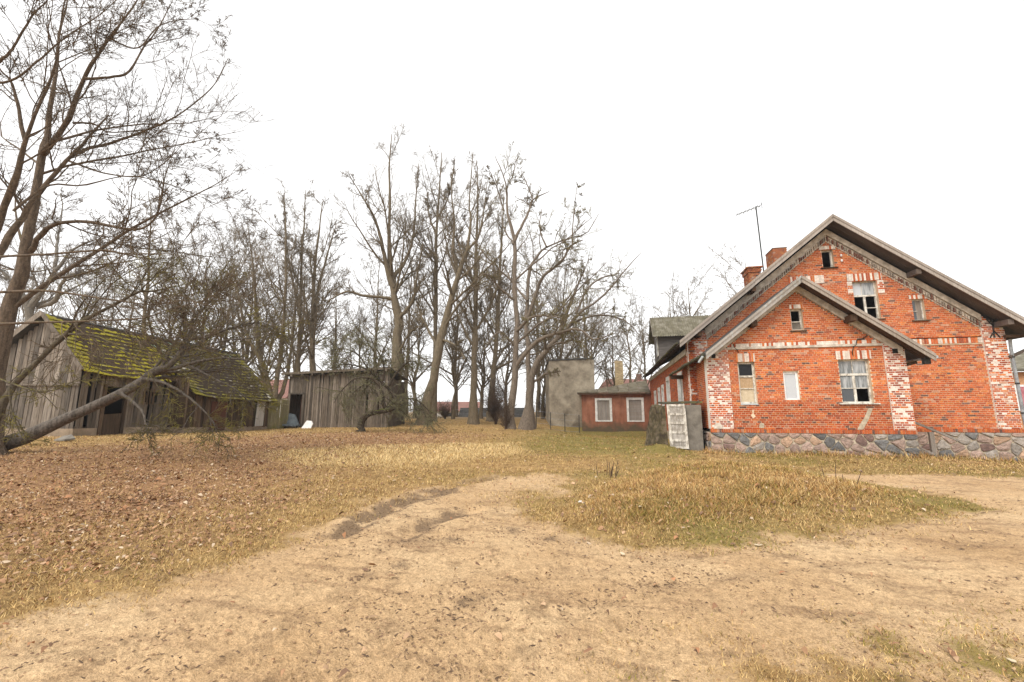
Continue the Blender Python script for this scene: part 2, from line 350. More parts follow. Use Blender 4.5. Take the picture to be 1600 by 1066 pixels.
# ------------------------------------------------------------------ mesh helpers
ORG = {}
def org(o): return ORG[o.name] if o is not None else np.zeros(3)
def props(o, label=None, cat=None, group=None, kind=None):
    if label: o['label'] = label
    if cat: o['category'] = cat
    if group: o['group'] = group
    if kind: o['kind'] = kind
    return o
def thing(name, loc, label, cat, group=None):
    o = bpy.data.objects.new(name, None); COL.objects.link(o); o.location = loc; o.empty_display_size = .3
    ORG[o.name] = np.array(loc, float); return props(o, label, cat, group)
def add_mesh(name, me, mt, parent=None):
    if mt is not None and not me.materials: me.materials.append(MATS[mt])
    o = bpy.data.objects.new(name, me); COL.objects.link(o)
    if parent is not None: o.parent = parent
    ORG[o.name] = org(parent).copy(); return o
def arrays_mesh(name, V, F, smooth=False, col=None):
    """V (n,3), F (m,k) index array of equal polygons; col per-vertex rgb"""
    me = bpy.data.meshes.new(name); V = np.asarray(V, np.float32); F = np.asarray(F, np.int32); m, k = F.shape
    me.vertices.add(len(V)); me.vertices.foreach_set('co', V.ravel())
    me.loops.add(m * k); me.loops.foreach_set('vertex_index', F.ravel())
    me.polygons.add(m); me.polygons.foreach_set('loop_start', np.arange(m, dtype=np.int32) * k)
    me.polygons.foreach_set('loop_total', np.full(m, k, np.int32))
    if smooth: me.polygons.foreach_set('use_smooth', np.ones(m, bool))
    if col is not None:
        a = me.color_attributes.new('Col', 'FLOAT_COLOR', 'POINT')
        a.data.foreach_set('color', np.c_[col, np.ones(len(V))].astype(np.float32).ravel())
    me.update(calc_edges=True); return me
class MB:
    def __init__(s): s.v = []; s.f = []; s.c = []
    def add(s, vs, fs, col=None):
        n = len(s.v); s.v += [tuple(map(float, q)) for q in vs]; s.f += [tuple(n + i for i in f) for f in fs]
        if col is not None: s.c += [col] * len(vs)
        return s
    def box(s, x0, x1, y0, y1, z0, z1, col=None):
        return s.add([(x0,y0,z0),(x1,y0,z0),(x1,y1,z0),(x0,y1,z0),(x0,y0,z1),(x1,y0,z1),(x1,y1,z1),(x0,y1,z1)],
                     [(3,2,1,0),(4,5,6,7),(0,1,5,4),(1,2,6,5),(2,3,7,6),(3,0,4,7)], col)
    def hexa(s, p8, col=None):
        return s.add(p8, [(3,2,1,0),(4,5,6,7),(0,1,5,4),(1,2,6,5),(2,3,7,6),(3,0,4,7)], col)
    def bar(s, a, b, w, h, up=(0, 0, 1), col=None):
        a = np.array(a, float); b = np.array(b, float); t = b - a; t /= np.linalg.norm(t)
        sd = np.cross(t, up); sd /= np.linalg.norm(sd); u = np.cross(sd, t); sd *= w / 2; u *= h / 2
        return s.hexa([a - sd - u, a + sd - u, b + sd - u, b - sd - u, a - sd + u, a + sd + u, b + sd + u, b - sd + u], col)
    def prism(s, poly, d):
        """poly: list of 3-D points, extruded by vector d"""
        n = len(poly); d = np.array(d, float); P = [np.array(q, float) for q in poly]
        return s.add(P + [q + d for q in P], [tuple(range(n))[::-1], tuple(range(n, 2 * n))] + [(i, (i + 1) % n, n + (i + 1) % n, n + i) for i in range(n)])
    def tube(s, pts, r, sides=8, cap=True):
        pts = [np.array(q, float) for q in pts]; rr = r if hasattr(r, '__len__') else [r] * len(pts); V = []; F = []
        for i, q in enumerate(pts):
            t = pts[min(i + 1, len(pts) - 1)] - pts[max(i - 1, 0)]; t /= np.linalg.norm(t)
            ref = np.array((0, 0, 1.)) if abs(t[2]) < .9 else np.array((1., 0, 0)); u = np.cross(t, ref); u /= np.linalg.norm(u); w = np.cross(t, u)
            for k in range(sides):
                a = 2 * math.pi * k / sides; V.append(q + rr[i] * (math.cos(a) * u + math.sin(a) * w))
        for i in range(len(pts) - 1):
            for k in range(sides):
                k2 = (k + 1) % sides; F.append((i * sides + k, i * sides + k2, (i + 1) * sides + k2, (i + 1) * sides + k))
        if cap: F += [tuple(range(sides)), tuple(range((len(pts) - 1) * sides, len(pts) * sides))[::-1]]
        return s.add(V, F)
    def build(s, name, mt, parent=None, smooth=False, **kw):
        me = bpy.data.meshes.new(name); o0 = org(parent)
        me.from_pydata([tuple(np.array(q) - o0) for q in s.v], [], s.f)
        if s.c:
            a = me.color_attributes.new('Col', 'FLOAT_COLOR', 'POINT')
            a.data.foreach_set('color', np.c_[np.array(s.c), np.ones(len(s.c))].astype(np.float32).ravel())
        if smooth: me.polygons.foreach_set('use_smooth', [True] * len(me.polygons))
        me.update(); o = add_mesh(name, me, mt, parent); return props(o, **kw)
def unit_box(name, seed=0, jag=0.0):
    r = random.Random(seed); mb = MB(); j = lambda: r.uniform(-jag, jag)
    mb.add([(-.5 , -.5, 0 + j()), (.5, -.5, 0 + j()), (.5, .5, 0), (-.5, .5, 0), (-.5 , -.5, 1 + j()), (.5, -.5, 1 + j()), (.5, .5, 1), (-.5, .5, 1)],
           [(3,2,1,0),(4,5,6,7),(0,1,5,4),(1,2,6,5),(2,3,7,6),(3,0,4,7)])
    me = bpy.data.meshes.new(name); me.from_pydata(mb.v, [], mb.f); me.update(); return me
_pm = {}
def plank(parent, name, mt, pos, size, rotz=0, tilt=0, lean=0, seed=None):
    """pos = foot centre (world), size = (width, thickness, height)"""
    k = (mt, random.randrange(4)) if seed is None else (mt, seed)
    if k not in _pm:
        _pm[k] = unit_box('plank_' + mt, k[1], .006); _pm[k].materials.append(MATS[mt])
    o = bpy.data.objects.new(name, _pm[k]); COL.objects.link(o); o.parent = parent
    Mx = Matrix.Translation(Vector(np.array(pos) - org(parent))) @ Matrix.Rotation(rotz, 4, 'Z') @ Matrix.Rotation(tilt, 4, 'Y') @ Matrix.Rotation(lean, 4, 'X') @ Matrix.Diagonal((*size, 1))
    o.matrix_basis = Mx; ORG[o.name] = org(parent).copy(); return o
def plank_wall(parent, mt, A, B, zb, zt, width=.15, th=.025, gap=.014, holes=(), tilt=.006, name='plank', jit=.03, miss=0):
    A = np.array(A, float); B = np.array(B, float); L = np.linalg.norm(B - A); u = (B - A) / L; rz = math.atan2(u[1], u[0]); t = 0
    while t < L - .03:
        w = min(width * random.uniform(.75, 1.2), L - t); c = t + w / 2; xy = A + u * c
        iv = [(zb(c) + random.uniform(-jit, jit), zt(c) + random.uniform(-jit * .4, jit * .4))]
        for h0, h1, z0, z1 in holes:
            if h0 < c < h1: iv = [q for a, b_ in iv for q in ((a, min(b_, z0)), (max(a, z1), b_)) if q[1] - q[0] > .06]
        if random.random() >= miss:
            for a, b_ in iv:
                off = random.uniform(-.006, .006); nx, ny = -u[1], u[0]
                plank(parent, name, mt, (xy[0] + nx * off, xy[1] + ny * off, a), (w - gap * random.uniform(.5, 1.8), th, b_ - a), rz, random.gauss(0, tilt), random.gauss(0, .004))
        t += w

# ------------------------------------------------------------------ ground
def build_ground():
    rad = np.concatenate([np.geomspace(.5, 1.6, 12)[:-1], np.geomspace(1.6, 16, 215)[:-1], np.geomspace(16, 600, 85)]); nr = len(rad)
    head = math.pi / 2 + YAW
    a1 = np.linspace(head - R_(60), head + R_(60), 440); a2 = np.linspace(head + R_(60), head - R_(60) + 2 * math.pi, 80)[1:-1]
    ang = np.concatenate([a1, a2]); na = len(ang)
    X = np.concatenate([[0], (rad[:, None] * np.cos(ang)[None]).ravel()]); Y = np.concatenate([[0], (rad[:, None] * np.sin(ang)[None]).ravel()])
    Z = H(X, Y); bare, veg, leaf, straw, green = masks(X, Y)
    Z = Z + rng.normal(0, .006, len(Z)) * (np.hypot(X, Y) < 40)
    i = np.arange(nr - 1)[:, None] * na; k = np.arange(na)[None]; k2 = (k + 1) % na
    F = np.stack([1 + i + k, 1 + i + na + k, 1 + i + na + k2, 1 + i + k2], -1).reshape(-1, 4)
    F0 = np.stack([np.zeros(na, int), 1 + np.arange(na), 1 + (np.arange(na) + 1) % na, 1 + (np.arange(na) + 1) % na], -1)
    me = arrays_mesh('ground', np.c_[X, Y, Z], F, True)
    a = me.color_attributes.new('mask', 'FLOAT_COLOR', 'POINT'); a.data.foreach_set('color', np.c_[veg, leaf, straw, green].astype(np.float32).ravel())
    a = me.attributes.new('mud', 'FLOAT', 'POINT'); a.data.foreach_set('value', mud_at(X, Y).astype(np.float32))
    props(add_mesh('ground', me, 'ground'), kind='structure')
build_ground()

# ------------------------------------------------------------------ brick house
CJ = .077
def brick_tone(base=0):
    r = random.random()
    if base == 'white':
        if r < .34: return tuple(np.array((.7, .6, .52)) * random.uniform(.85, 1.1))
        if r < .5: return (.5, .32, .24)
        return tuple(np.array((.36, .1, .055)) * random.uniform(.7, 1.2))
    if r < .05: return tuple(np.array((.17, .09, .07)) * random.uniform(.7, 1.3))
    if r < .16: return tuple(np.array((.36, .09, .042)) * random.uniform(.8, 1.2))
    if r < .3: return tuple(np.array((.56, .18, .055)) * random.uniform(.9, 1.1))
    if r < .36: return tuple(np.array((.5, .25, .16)) * random.uniform(.85, 1.1))
    return tuple(np.array((.5, .125, .042)) * random.uniform(.82, 1.12))
BRICKS = []   # (corner, size along u, height, u, n, colour) of the annex front, largest in view
def brickwork(u0, u1, z0, ztop, org3, ud, nd, holes, wall_mb, mort, brick_mb, keep=None, tone=None, proud=.008, phase=0, depth=.3, sub=.0135, toning=None):
    """English cross bond laid course by course on the plane org3 + u*ud; wall_mb takes the bedding mortar and the reveals"""
    ud = np.array(ud, float); nd = np.array(nd, float); o3 = np.array(org3, float)
    z = z0; k = phase
    def P(u, zz, d): return o3 + ud * u + nd * d + np.array((0, 0, zz))
    zmax = max(ztop(u) for u in np.linspace(u0, u1, 60))
    while z < zmax:
        zm = z + CJ / 2
        us = np.linspace(u0, u1, 400); ok = np.array([ztop(q) > zm for q in us])
        if not ok.any(): break
        iv = [(us[ok][0], us[ok][-1])]
        for h0, h1, a, b_ in holes:
            if a < zm < b_: iv = [q for s_, e in iv for q in ((s_, min(e, h0)), (max(s_, h1), e)) if q[1] - q[0] > .02]
        for s_, e in iv:
            wall_mb.add([P(s_, z, 0), P(e, z, 0), P(e, z + CJ + .0005, 0), P(s_, z + CJ + .0005, 0)], [(0, 1, 2, 3)])
            for q in (s_, e):
                wall_mb.add([P(q, z, 0), P(q, z + CJ, 0), P(q, z + CJ, -depth), P(q, z, -depth)], [(0, 1, 2, 3)])
            hdr = k % 2; step = (.13 if hdr else .26); offs = (.065 if hdr else (0 if (k // 2) % 2 else .13))
            n0 = math.floor((s_ - u0 - offs) / step); q = u0 + offs + n0 * step
            while q < e:
                a = max(q, s_ + .004); b_ = min(q + step - sub, e - .004)
                if b_ - a > .03:
                    j = random.uniform(-.003, .003); hz = CJ - sub - random.uniform(0, .002); d = proud + random.uniform(-.003, .003)
                    col = tone(a, zm) if tone else brick_tone()
                    if keep is not None: BRICKS.append((P(a, z + j * .3, d), b_ - a, hz, col, keep))
                    else:
                        brick_mb.add([P(a, z, 0), P(b_, z, 0), P(b_, z + hz, 0), P(a, z + hz, 0), P(a, z, d), P(b_, z, d), P(b_, z + hz, d), P(a, z + hz, d)],
                                     [(4, 5, 6, 7), (0, 1, 5, 4), (1, 2, 6, 5), (2, 3, 7, 6), (3, 0, 4, 7)], col)
                q += step
        z += CJ; k += 1

HOUSE = thing('brick_house', (9.3, 20.13, 0), 'old red brick house with fieldstone base, gabled porch wing and steep roof', 'house')
AX0, AX1, AY, MX0, MX1, MY = 3.78, 10.36, 18.0, 3.52, 14.96, 20.13
RX, RZ, SL = 9.34, 9.66, .81          # main ridge, slope
PX, PZ, PS = 7.12, 6.55, .80          # porch-wing ridge, slope
YB = 39.0
zA = lambda u: 6.10 - PS * abs(u - PX)
zM = lambda u: 8.78 - SL * abs(u - RX)
W_L = (4.88, 5.48, 1.87, 3.45); W_M = (6.42, 6.93, 1.98, 3.05); W_R = (8.28, 9.26, 1.88, 3.46); W_A = (6.88, 7.29, 4.60, 5.44)
V_2 = (10.13, 11.0, 5.33, 6.96); V_A = (9.13, 9.56, 7.62, 8.42); V_S = (12.14, 12.55, 5.2, 6.07)
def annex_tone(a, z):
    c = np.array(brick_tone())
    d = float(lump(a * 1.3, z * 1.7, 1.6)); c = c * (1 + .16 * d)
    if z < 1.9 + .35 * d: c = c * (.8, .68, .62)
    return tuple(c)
mort = MB(); stuff = MB(); mortw = MB()
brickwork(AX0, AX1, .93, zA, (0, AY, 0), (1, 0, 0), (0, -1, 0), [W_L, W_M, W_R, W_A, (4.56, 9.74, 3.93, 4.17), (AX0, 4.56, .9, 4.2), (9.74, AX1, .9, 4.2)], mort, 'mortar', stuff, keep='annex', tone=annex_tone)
# pilasters of the wing, 6 cm proud, limewashed
white = lambda a, z: brick_tone('white') if random.random() < .55 + .2 * (z > 2.3) + .55 * float(lump(a * 2, z * 2, 2.2)) else brick_tone()
for a, b_ in ((AX0 - .02, 4.56), (9.74, AX1 + .02)):
    mortw = MB(); brickwork(a, b_, .93, (lambda u: min(4.02, zA(u) + .28)), (0, AY - .06, 0), (1, 0, 0), (0, -1, 0), [], mortw, '', stuff, tone=white, proud=.004, sub=.017, depth=.4)
    mortw.build('limewashed_pilaster', 'mortar_white', HOUSE)
# left flank of the wing
brickwork(AY, MY, .93, lambda u: 3.62, (AX0, 0, 0), (0, 1, 0), (-1, 0, 0), [], mort, '', stuff)
brickwork(AY, MY, .93, lambda u: 3.62, (AX1, 0, 0), (0, 1, 0), (1, 0, 0), [], mort, '', stuff)
mort_m = MB(); stuff_m = MB(); mortw_m = MB()
brickwork(MX0, MX1, .93, zM, (0, MY, 0), (1, 0, 0), (0, -1, 0), [V_2, V_A, V_S, (9.0, 14.26, 4.17, 4.44), (4.3, 10.2, -1, 3.4), (14.26, MX1, .9, 5.0), (MX0, 4.3, .9, 5.0)], mort_m, '', stuff_m)
for a, b_ in ((MX0 - .02, 4.3), (14.26, MX1 + .02)):
    brickwork(a, b_, .93, (lambda u: 5.3 - SL * (abs(u - RX) - 4.92) if abs(u - RX) > 4.92 else 5.3), (0, MY - .06, 0), (1, 0, 0), (0, -1, 0), [], mortw_m, '', stuff_m, tone=(lambda q, z: white(q, z) if random.random() < .62 else brick_tone()), proud=.006, sub=.016, depth=.4)
    mortw_m.build('limewashed_pilaster', 'mortar_white', HOUSE); mortw_m = MB()
# long left flank
SIDE_W = [(22.1, 23.5, 1.2, 3.5), (26.6, 28.0, 1.3, 3.62), (29.5, 30.6, .97, 3.3), (31.6, 32.8, .97, 3.22), (34.2, 35.5, .97, 3.12)]
sidem = MB(); sides = MB()
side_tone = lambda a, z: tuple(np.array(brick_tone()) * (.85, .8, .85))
brickwork(MY, YB, .4, lambda u: 4.12, (MX0, 0, 0), (0, 1, 0), (-1, 0, 0), SIDE_W, sidem, '', sides, tone=side_tone, sub=.01)
for y0, y1 in ((MY - .06, MY + .28),):
    brickwork(y0, y1, .93, lambda u: 4.7, (MX0 - .05, 0, 0), (0, 1, 0), (-1, 0, 0), [], mortw_m, '', stuff_m, tone=white, proud=.004, sub=.017)

WALL = mort_m.build('wall', 'mortar', HOUSE); AWALL = mort.build('annex_wall', 'mortar', HOUSE)
mortw_m.build('limewashed_pilaster', 'mortar_white', HOUSE)
stuff_m.build('brickwork', 'brick', WALL, kind='stuff')
SWALL = sidem.build('side_wall', 'mortar_side', HOUSE); sides.build('brickwork', 'brick', SWALL, kind='stuff')
# hidden walls close the house so that its rooms are dark; near-black inner faces paint that shade in
mb = MB(); mb.box(MX1 - .3, MX1, MY + .02, YB, -.6, 4.6); mb.box(MX0 + .02, MX1 - .3, YB - .3, YB, -.6, 4.4)
mb.prism([(MX0 + .05, YB - .02, 4.4), (MX1 - .05, YB - .02, 4.4), (RX, YB - .02, 9.0)], (0, -.2, 0)); mb.build('rear_wall', 'mortar_side', HOUSE)
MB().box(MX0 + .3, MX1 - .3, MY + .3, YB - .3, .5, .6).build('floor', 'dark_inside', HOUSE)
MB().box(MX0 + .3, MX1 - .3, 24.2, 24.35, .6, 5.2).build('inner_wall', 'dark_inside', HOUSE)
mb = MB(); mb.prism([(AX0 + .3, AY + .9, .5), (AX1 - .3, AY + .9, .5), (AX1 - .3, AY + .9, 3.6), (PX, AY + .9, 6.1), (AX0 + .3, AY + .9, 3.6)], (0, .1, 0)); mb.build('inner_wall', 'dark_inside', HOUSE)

# 300 bricks of the wing's front singly, the rest as one part
def shared_brick(w):
    key = ('b', round(w, 2))
    if key not in _pm:
        mb = MB(); mb.box(0, 1, 0, 1, 0, 1); me = bpy.data.meshes.new('brick'); me.from_pydata(mb.v, [], mb.f); me.materials.append(MATS['brick_one']); me.update(); _pm[key] = me
    return _pm[key]
BRICKS.sort(key=lambda q: -(q[1]) - (.5 if q[0][2] < 3.6 else 0) - random.random() * .01)
astuff = stuff
for i, (pp, w, h, col, kd) in enumerate(BRICKS):
    if i < 300:
        o = bpy.data.objects.new('brick', shared_brick(w)); COL.objects.link(o); o.parent = AWALL
        o.location = Vector(pp - org(AWALL)); o.scale = (w, .05, h); o.color = (*col, 1); o.rotation_euler = (random.gauss(0, .006), 0, random.gauss(0, .004))
    else: astuff.box(pp[0], pp[0] + w, pp[1], pp[1] + .05, pp[2], pp[2] + h, col)
astuff.build('brickwork', 'brick', AWALL, kind='stuff')

# soldier courses: foot course, bands, lintels, sills
def soldiers(parent, name, x0, x1, z0, z1, y, d, tones, w=.077, gap=.012, back='mortar_white'):
    MB().box(x0, x1, y - d + .014, y + .05, z0 + .003, z1 - .003).build(name, back, parent)
    mb = MB(); x = x0
    while x < x1 - .03:
        c = tones(); e = min(x + w - gap, x1); mb.box(x, e, y - d + random.uniform(-.004, .004), y, z0, z1, c); x += w
    o = mb.build('soldier_course', 'brick', parent); return o
red = lambda: tuple(np.array(brick_tone()) * .85)
whitish = lambda: tuple(np.array((.68, .6, .52)) * random.uniform(.8, 1.15)) if random.random() < .62 else brick_tone()
half = lambda: tuple(np.array((.66, .56, .48)) * random.uniform(.8, 1.1)) if random.random() < .45 else brick_tone()
soldiers(HOUSE, 'foot_course', AX0 - .04, AX1 + .04, .8, .93, AY, .07, red, back='mortar')
soldiers(HOUSE, 'foot_course', AX1 + .06, MX1 + .12, .8, .93, MY, .07, red, back='mortar')
soldiers(HOUSE, 'band_course', 4.57, 9.73, 4.03, 4.16, AY, .03, whitish)
MB().box(4.57, 9.73, AY - .06, AY + .1, 3.94, 4.027).build('band_ledge', 'plaster_band', HOUSE)
soldiers(HOUSE, 'band_course', 9.1, 14.25, 4.22, 4.43, MY, .045, half)
MB().box(9.1, 14.25, MY - .03, MY + .1, 4.175, 4.217).build('band_ledge', 'mortar', HOUSE)
for x0, x1, z0, z1, y, t in ((4.84, 5.5, 3.455, 3.78, AY, half), (8.22, 9.34, 3.465, 3.78, AY, half), (6.86, 7.32, 5.445, 5.6, AY, whitish),
                          (9.95, 11.2, 6.965, 7.27, MY, whitish), (9.05, 9.66, 8.425, 8.58, MY, whitish), (12.05, 12.66, 6.075, 6.24, MY, whitish), (7.75, 9.1, 6.95, 7.3, MY, half)):
    soldiers(HOUSE, 'lintel', x0, x1, z0, z1, y, .035, t)
for x0, x1, z0, z1 in ((9.93, 10.11, 6.4, 6.96), (11.02, 11.24, 6.4, 6.96), (7.7, 7.92, 6.4, 6.94)):
    jm = MB(); jb = MB(); brickwork(x0, x1, z0, lambda u: z1, (0, MY - .03, 0), (1, 0, 0), (0, -1, 0), [], jm, '', jb, tone=lambda a, z: whitish(), proud=.008); jm.build('jamb', 'mortar_white', HOUSE); jb.build('jamb_bricks', 'brick', HOUSE, kind='stuff')

# raking cornice of the main gable: plaster band with a row of corbelled bricks under it
def rake(name, xa, za, xb, zb, y, d, lo, hi, mt, parent):
    MB().prism([(xa, y, za + lo), (xb, y, zb + lo), (xb, y, zb + hi), (xa, y, za + hi)], (0, -d, 0)).build(name, mt, parent)
for sgn in (-1, 1):
    xe = RX + sgn * (4.93 if sgn > 0 else 5.1); ze = 8.78 - SL * abs(xe - RX)
    rake('rake_band', RX, 8.78, xe, ze, MY + .02, .16, .26, .52, 'plaster_band', HOUSE)
    rake('rake_bed', RX, 8.78, xe, ze, MY + .02, .05, .0, .26, 'mortar_white', HOUSE)
    mb = MB(); n = 58; tx = np.array((sgn, 0, -SL)); tx /= np.linalg.norm(tx); nz = np.array((sgn * SL, 0, 1.0)); nz /= np.linalg.norm(nz); LL = abs(xe - RX) * math.hypot(1, SL)
    for k in range(n):
        s_ = (k + .5) * LL / n; c0 = np.array((RX, MY + .0, 8.78)) + tx * s_ + np.array((0, 0, .03)); w = LL / n * random.uniform(.42, .6); h = random.uniform(.13, .2)
        col = tuple(np.array((.5, .42, .34)) * random.uniform(.5, 1.2)) if random.random() < .7 else (.22, .11, .08)
        a = c0 - tx * w / 2; b_ = c0 + tx * w / 2; up = np.array((0, 0, h)); dd = np.array((0, -.11 - random.uniform(0, .02), 0))
        mb.hexa([a + dd, b_ + dd, b_, a, a + dd + up, b_ + dd + up, b_ + up, a + up], col)
    mb.build('corbel_row', 'brick', HOUSE, kind='stuff')
    xe = PX + sgn * 2.6; ze = 6.10 - PS * 2.6
    xe2 = PX + sgn * 3.2; ze2 = 6.10 - PS * 3.2
    rake('rake_band', PX, 6.10, xe2, ze2, AY + .03, .12, .02, .3, 'plaster_band', HOUSE)

# stones of the base
def voronoi_cells(x0, x1, z0, z1, seeds):
    cells = []
    S = np.array(seeds)
    for i, s_ in enumerate(S):
        poly = [(x0, z0), (x1, z0), (x1, z1), (x0, z1)]
        near = np.argsort(((S - s_) ** 2).sum(1))[1:16]
        for j in near:
            mx, mz = (S[j] + s_) / 2; nx, nz = S[j] - s_; out = []
            for a, b_ in zip(poly, poly[1:] + poly[:1]):
                da = (a[0] - mx) * nx + (a[1] - mz) * nz; db = (b_[0] - mx) * nx + (b_[1] - mz) * nz
                if da <= 0: out.append(a)
                if da * db < 0: t = da / (da - db); out.append((a[0] + t * (b_[0] - a[0]), a[1] + t * (b_[1] - a[1])))
            poly = out
            if len(poly) < 3: break
        if len(poly) >= 3: cells.append(poly)
    return cells
def stone_tone():
    r = random.random()
    if r < .22: c = np.array((.15, .145, .14))
    elif r < .6: c = np.array((.34, .245, .2))
    elif r < .8: c = np.array((.3, .265, .23))
    elif r < .9: c = np.array((.42, .28, .19))
    else: c = np.array((.2, .13, .11))
    return tuple(c * random.uniform(.8, 1.2))
def stone_wall(parent, u0, u1, z0, z1, o3, ud, nd):
    ud = np.array(ud, float); nd = np.array(nd, float); o3 = np.array(o3, float); seeds = []; z = z0 + .12; row = 0
    while z < z1 + .05:
        u = u0 + random.uniform(0, .25)
        while u < u1: seeds.append((u + random.uniform(-.07, .07), z + random.uniform(-.06, .06))); u += random.uniform(.3, .62)
        z += random.uniform(.22, .3); row += 1
    for c in voronoi_cells(u0, u1, z0, z1, seeds):
        C = np.mean(c, 0); pts = []
        n = len(c)
        for a, b_ in zip(c, c[1:] + c[:1]):      # cut the corners so that each boulder is rounded
            a = np.array(a); b_ = np.array(b_); l = np.linalg.norm(b_ - a)
            if l < .05: pts.append((a + b_) / 2); continue
            pts += [a + (b_ - a) * .22, a + (b_ - a) * .78]
        pts = np.array(pts)
        if len(pts) < 4: continue
        dep = random.uniform(.03, .06); V = []; m_ = len(pts)
        g = .02
        for sc_, d in ((1, 0), (.98, dep * .55), (.84, dep * .95), (.45, dep * 1.12)):
            for q in pts:
                v = q - C; l = np.linalg.norm(v); q2 = C + v * max(.2, (l - g) / l) * sc_ + np.random.default_rng(int(l * 1e6)).normal(0, .006, 2) * (d > 0)
                V.append(o3 + ud * q2[0] + nd * (d + random.uniform(-.012, .012) * (d > 0)) + np.array((0, 0, q2[1])))
        F = [(r * m_ + k, r * m_ + (k + 1) % m_, (r + 1) * m_ + (k + 1) % m_, (r + 1) * m_ + k) for r in range(3) for k in range(m_)]; F.append(tuple(range(3 * m_, 4 * m_)))
        mb = MB(); mb.add(V, F); o = mb.build('stone', 'stone', parent); o.color = (*stone_tone(), 1)
mb = MB(); mb.box(AX0 - .03, AX1 + .03, AY - .03, MY, -.5, .797); mb.box(AX1 + .03, MX1 + .1, MY - .03, MY + .4, -.7, .797); mb.box(MX0 - .02, AX0 - .03, MY - .02, YB, -.6, .4)
PLINTH = mb.build('stone_plinth', 'stone_mortar', HOUSE)
stone_wall(PLINTH, AX0 - .05, AX1 + .05, -.1, .8, (0, AY - .035, 0), (1, 0, 0), (0, -1, 0))
stone_wall(PLINTH, AX1 + .08, MX1 + .12, -.4, .8, (0, MY - .035, 0), (1, 0, 0), (0, -1, 0))
stone_wall(PLINTH, AY, MY, -.05, .8, (AX0 - .035, 0, 0), (0, 1, 0), (-1, 0, 0))

# windows
def window(name, x0, x1, z0, z1, y, frame_mt, bars_v, bars_h, panes, fw=.055, sill=None, rec=.12, label=None):
    """bars in fractions; panes: list of (fx0, fx1, fz0, fz1, kind)"""
    yf = y + rec; mb = MB(); W = x1 - x0; Hh = z1 - z0
    mb.box(x0, x0 + fw, yf, yf + .07, z0, z1); mb.box(x1 - fw, x1, yf, yf + .07, z0, z1)
    mb.box(x0 + fw, x1 - fw, yf, yf + .07, z0, z0 + fw); mb.box(x0 + fw, x1 - fw, yf, yf + .07, z1 - fw, z1)
    for f, w, a, b_ in bars_v: mb.box(x0 + W * f - w / 2, x0 + W * f + w / 2, yf + .006, yf + .06, z0 + Hh * a, z0 + Hh * b_)
    for f, w, a, b_ in bars_h: mb.box(x0 + W * a, x0 + W * b_, yf - .012, yf + .055, z0 + Hh * f - w / 2, z0 + Hh * f + w / 2)
    o = mb.build(name, frame_mt, HOUSE)
    if label: o['label'] = label
    for i, (a, b_, c, d, kind) in enumerate(panes):
        if kind is None: continue
        MB().box(x0 + W * a, x0 + W * b_, yf + .03, yf + .036, z0 + Hh * c, z0 + Hh * d).build('board' if 'board' in kind or kind == 'cream_pane' else 'pane', kind, o)
    if sill:
        MB().box(x0 - sill[0], x1 + sill[0], y - sill[1], yf, z0 - .045, z0 - .003).build('sill', sill[2], o)
    # reveals above and below
    MB().box(x0 - .01, x1 + .01, y + .02, y + .3, z1 + .002, z1 + .04).build('head', 'mortar', o)
    MB().box(x0 - .01, x1 + .01, y + .02, y + .3, z0 - .09, z0 - .048).build('foot', 'mortar', o)
    return o
window('window', *W_L, AY, 'frame_old', [(.5, .02, .05, .62)][:0], [(.655, .07, .0, 1), (.36, .035, .1, .9)], [(.1, .9, .68, .95, 'glass_dark'), (.1, .9, .36, .63, 'chip_board'), (.1, .9, .04, .36, 'cream_pane')], sill=(.0, .03, 'zinc'), fw=.07, label='narrow window with dark top pane and boarded lower panes')
window('window', *W_M, AY, 'pvc', [], [], [(.1, .9, .06, .94, 'glass_frost')], fw=.07, rec=.08, label='small white plastic window with frosted pane')
window('window', *W_R, AY, 'frame_old', [(.5, .09, .0, .64), (.5, .025, .66, 1)], [(.655, .08, 0, 1), (.34, .03, .06, .94)], [(.05, .5, .68, .97, 'glass_curtain'), (.5, .95, .68, .97, 'glass_curtain'), (.05, .47, .34, .62, 'glass_curtain'), (.53, .95, .34, .62, 'glass_curtain'), (.05, .47, .03, .34, 'glass')], sill=(.14, .1, 'frame_old'), label='tall casement window with one lower pane missing')
window('attic_window', *W_A, AY, 'frame_old', [], [(.42, .03, .1, .9)], [(.1, .9, .05, .42, 'concrete_wall')], fw=.06, sill=(.07, .07, 'plank_brown'))
window('window', *V_2, MY, 'frame_old', [(.5, .08, 0, .6), (.42, .02, .6, 1)], [(.62, .07, 0, 1), (.3, .025, .5, 1)], [(.05, .42, .65, .97, 'glass_frost'), (.42, .95, .65, .97, 'glass_curtain'), (.05, .47, .05, .22, 'glass')], sill=(.12, .08, 'plank_brown'), label='upper casement window with broken lower panes')
window('attic_window', *V_A, MY, 'frame_old', [], [], [], fw=.06, sill=(.1, .09, 'plank_brown'))
window('attic_window', *V_S, MY, 'frame_old', [], [(.45, .025, .05, .5)], [(.45, .95, .03, .97, 'board_gray'), (.05, .45, .05, .95, 'glass')], fw=.045, sill=(.1, .09, 'plank_brown'))
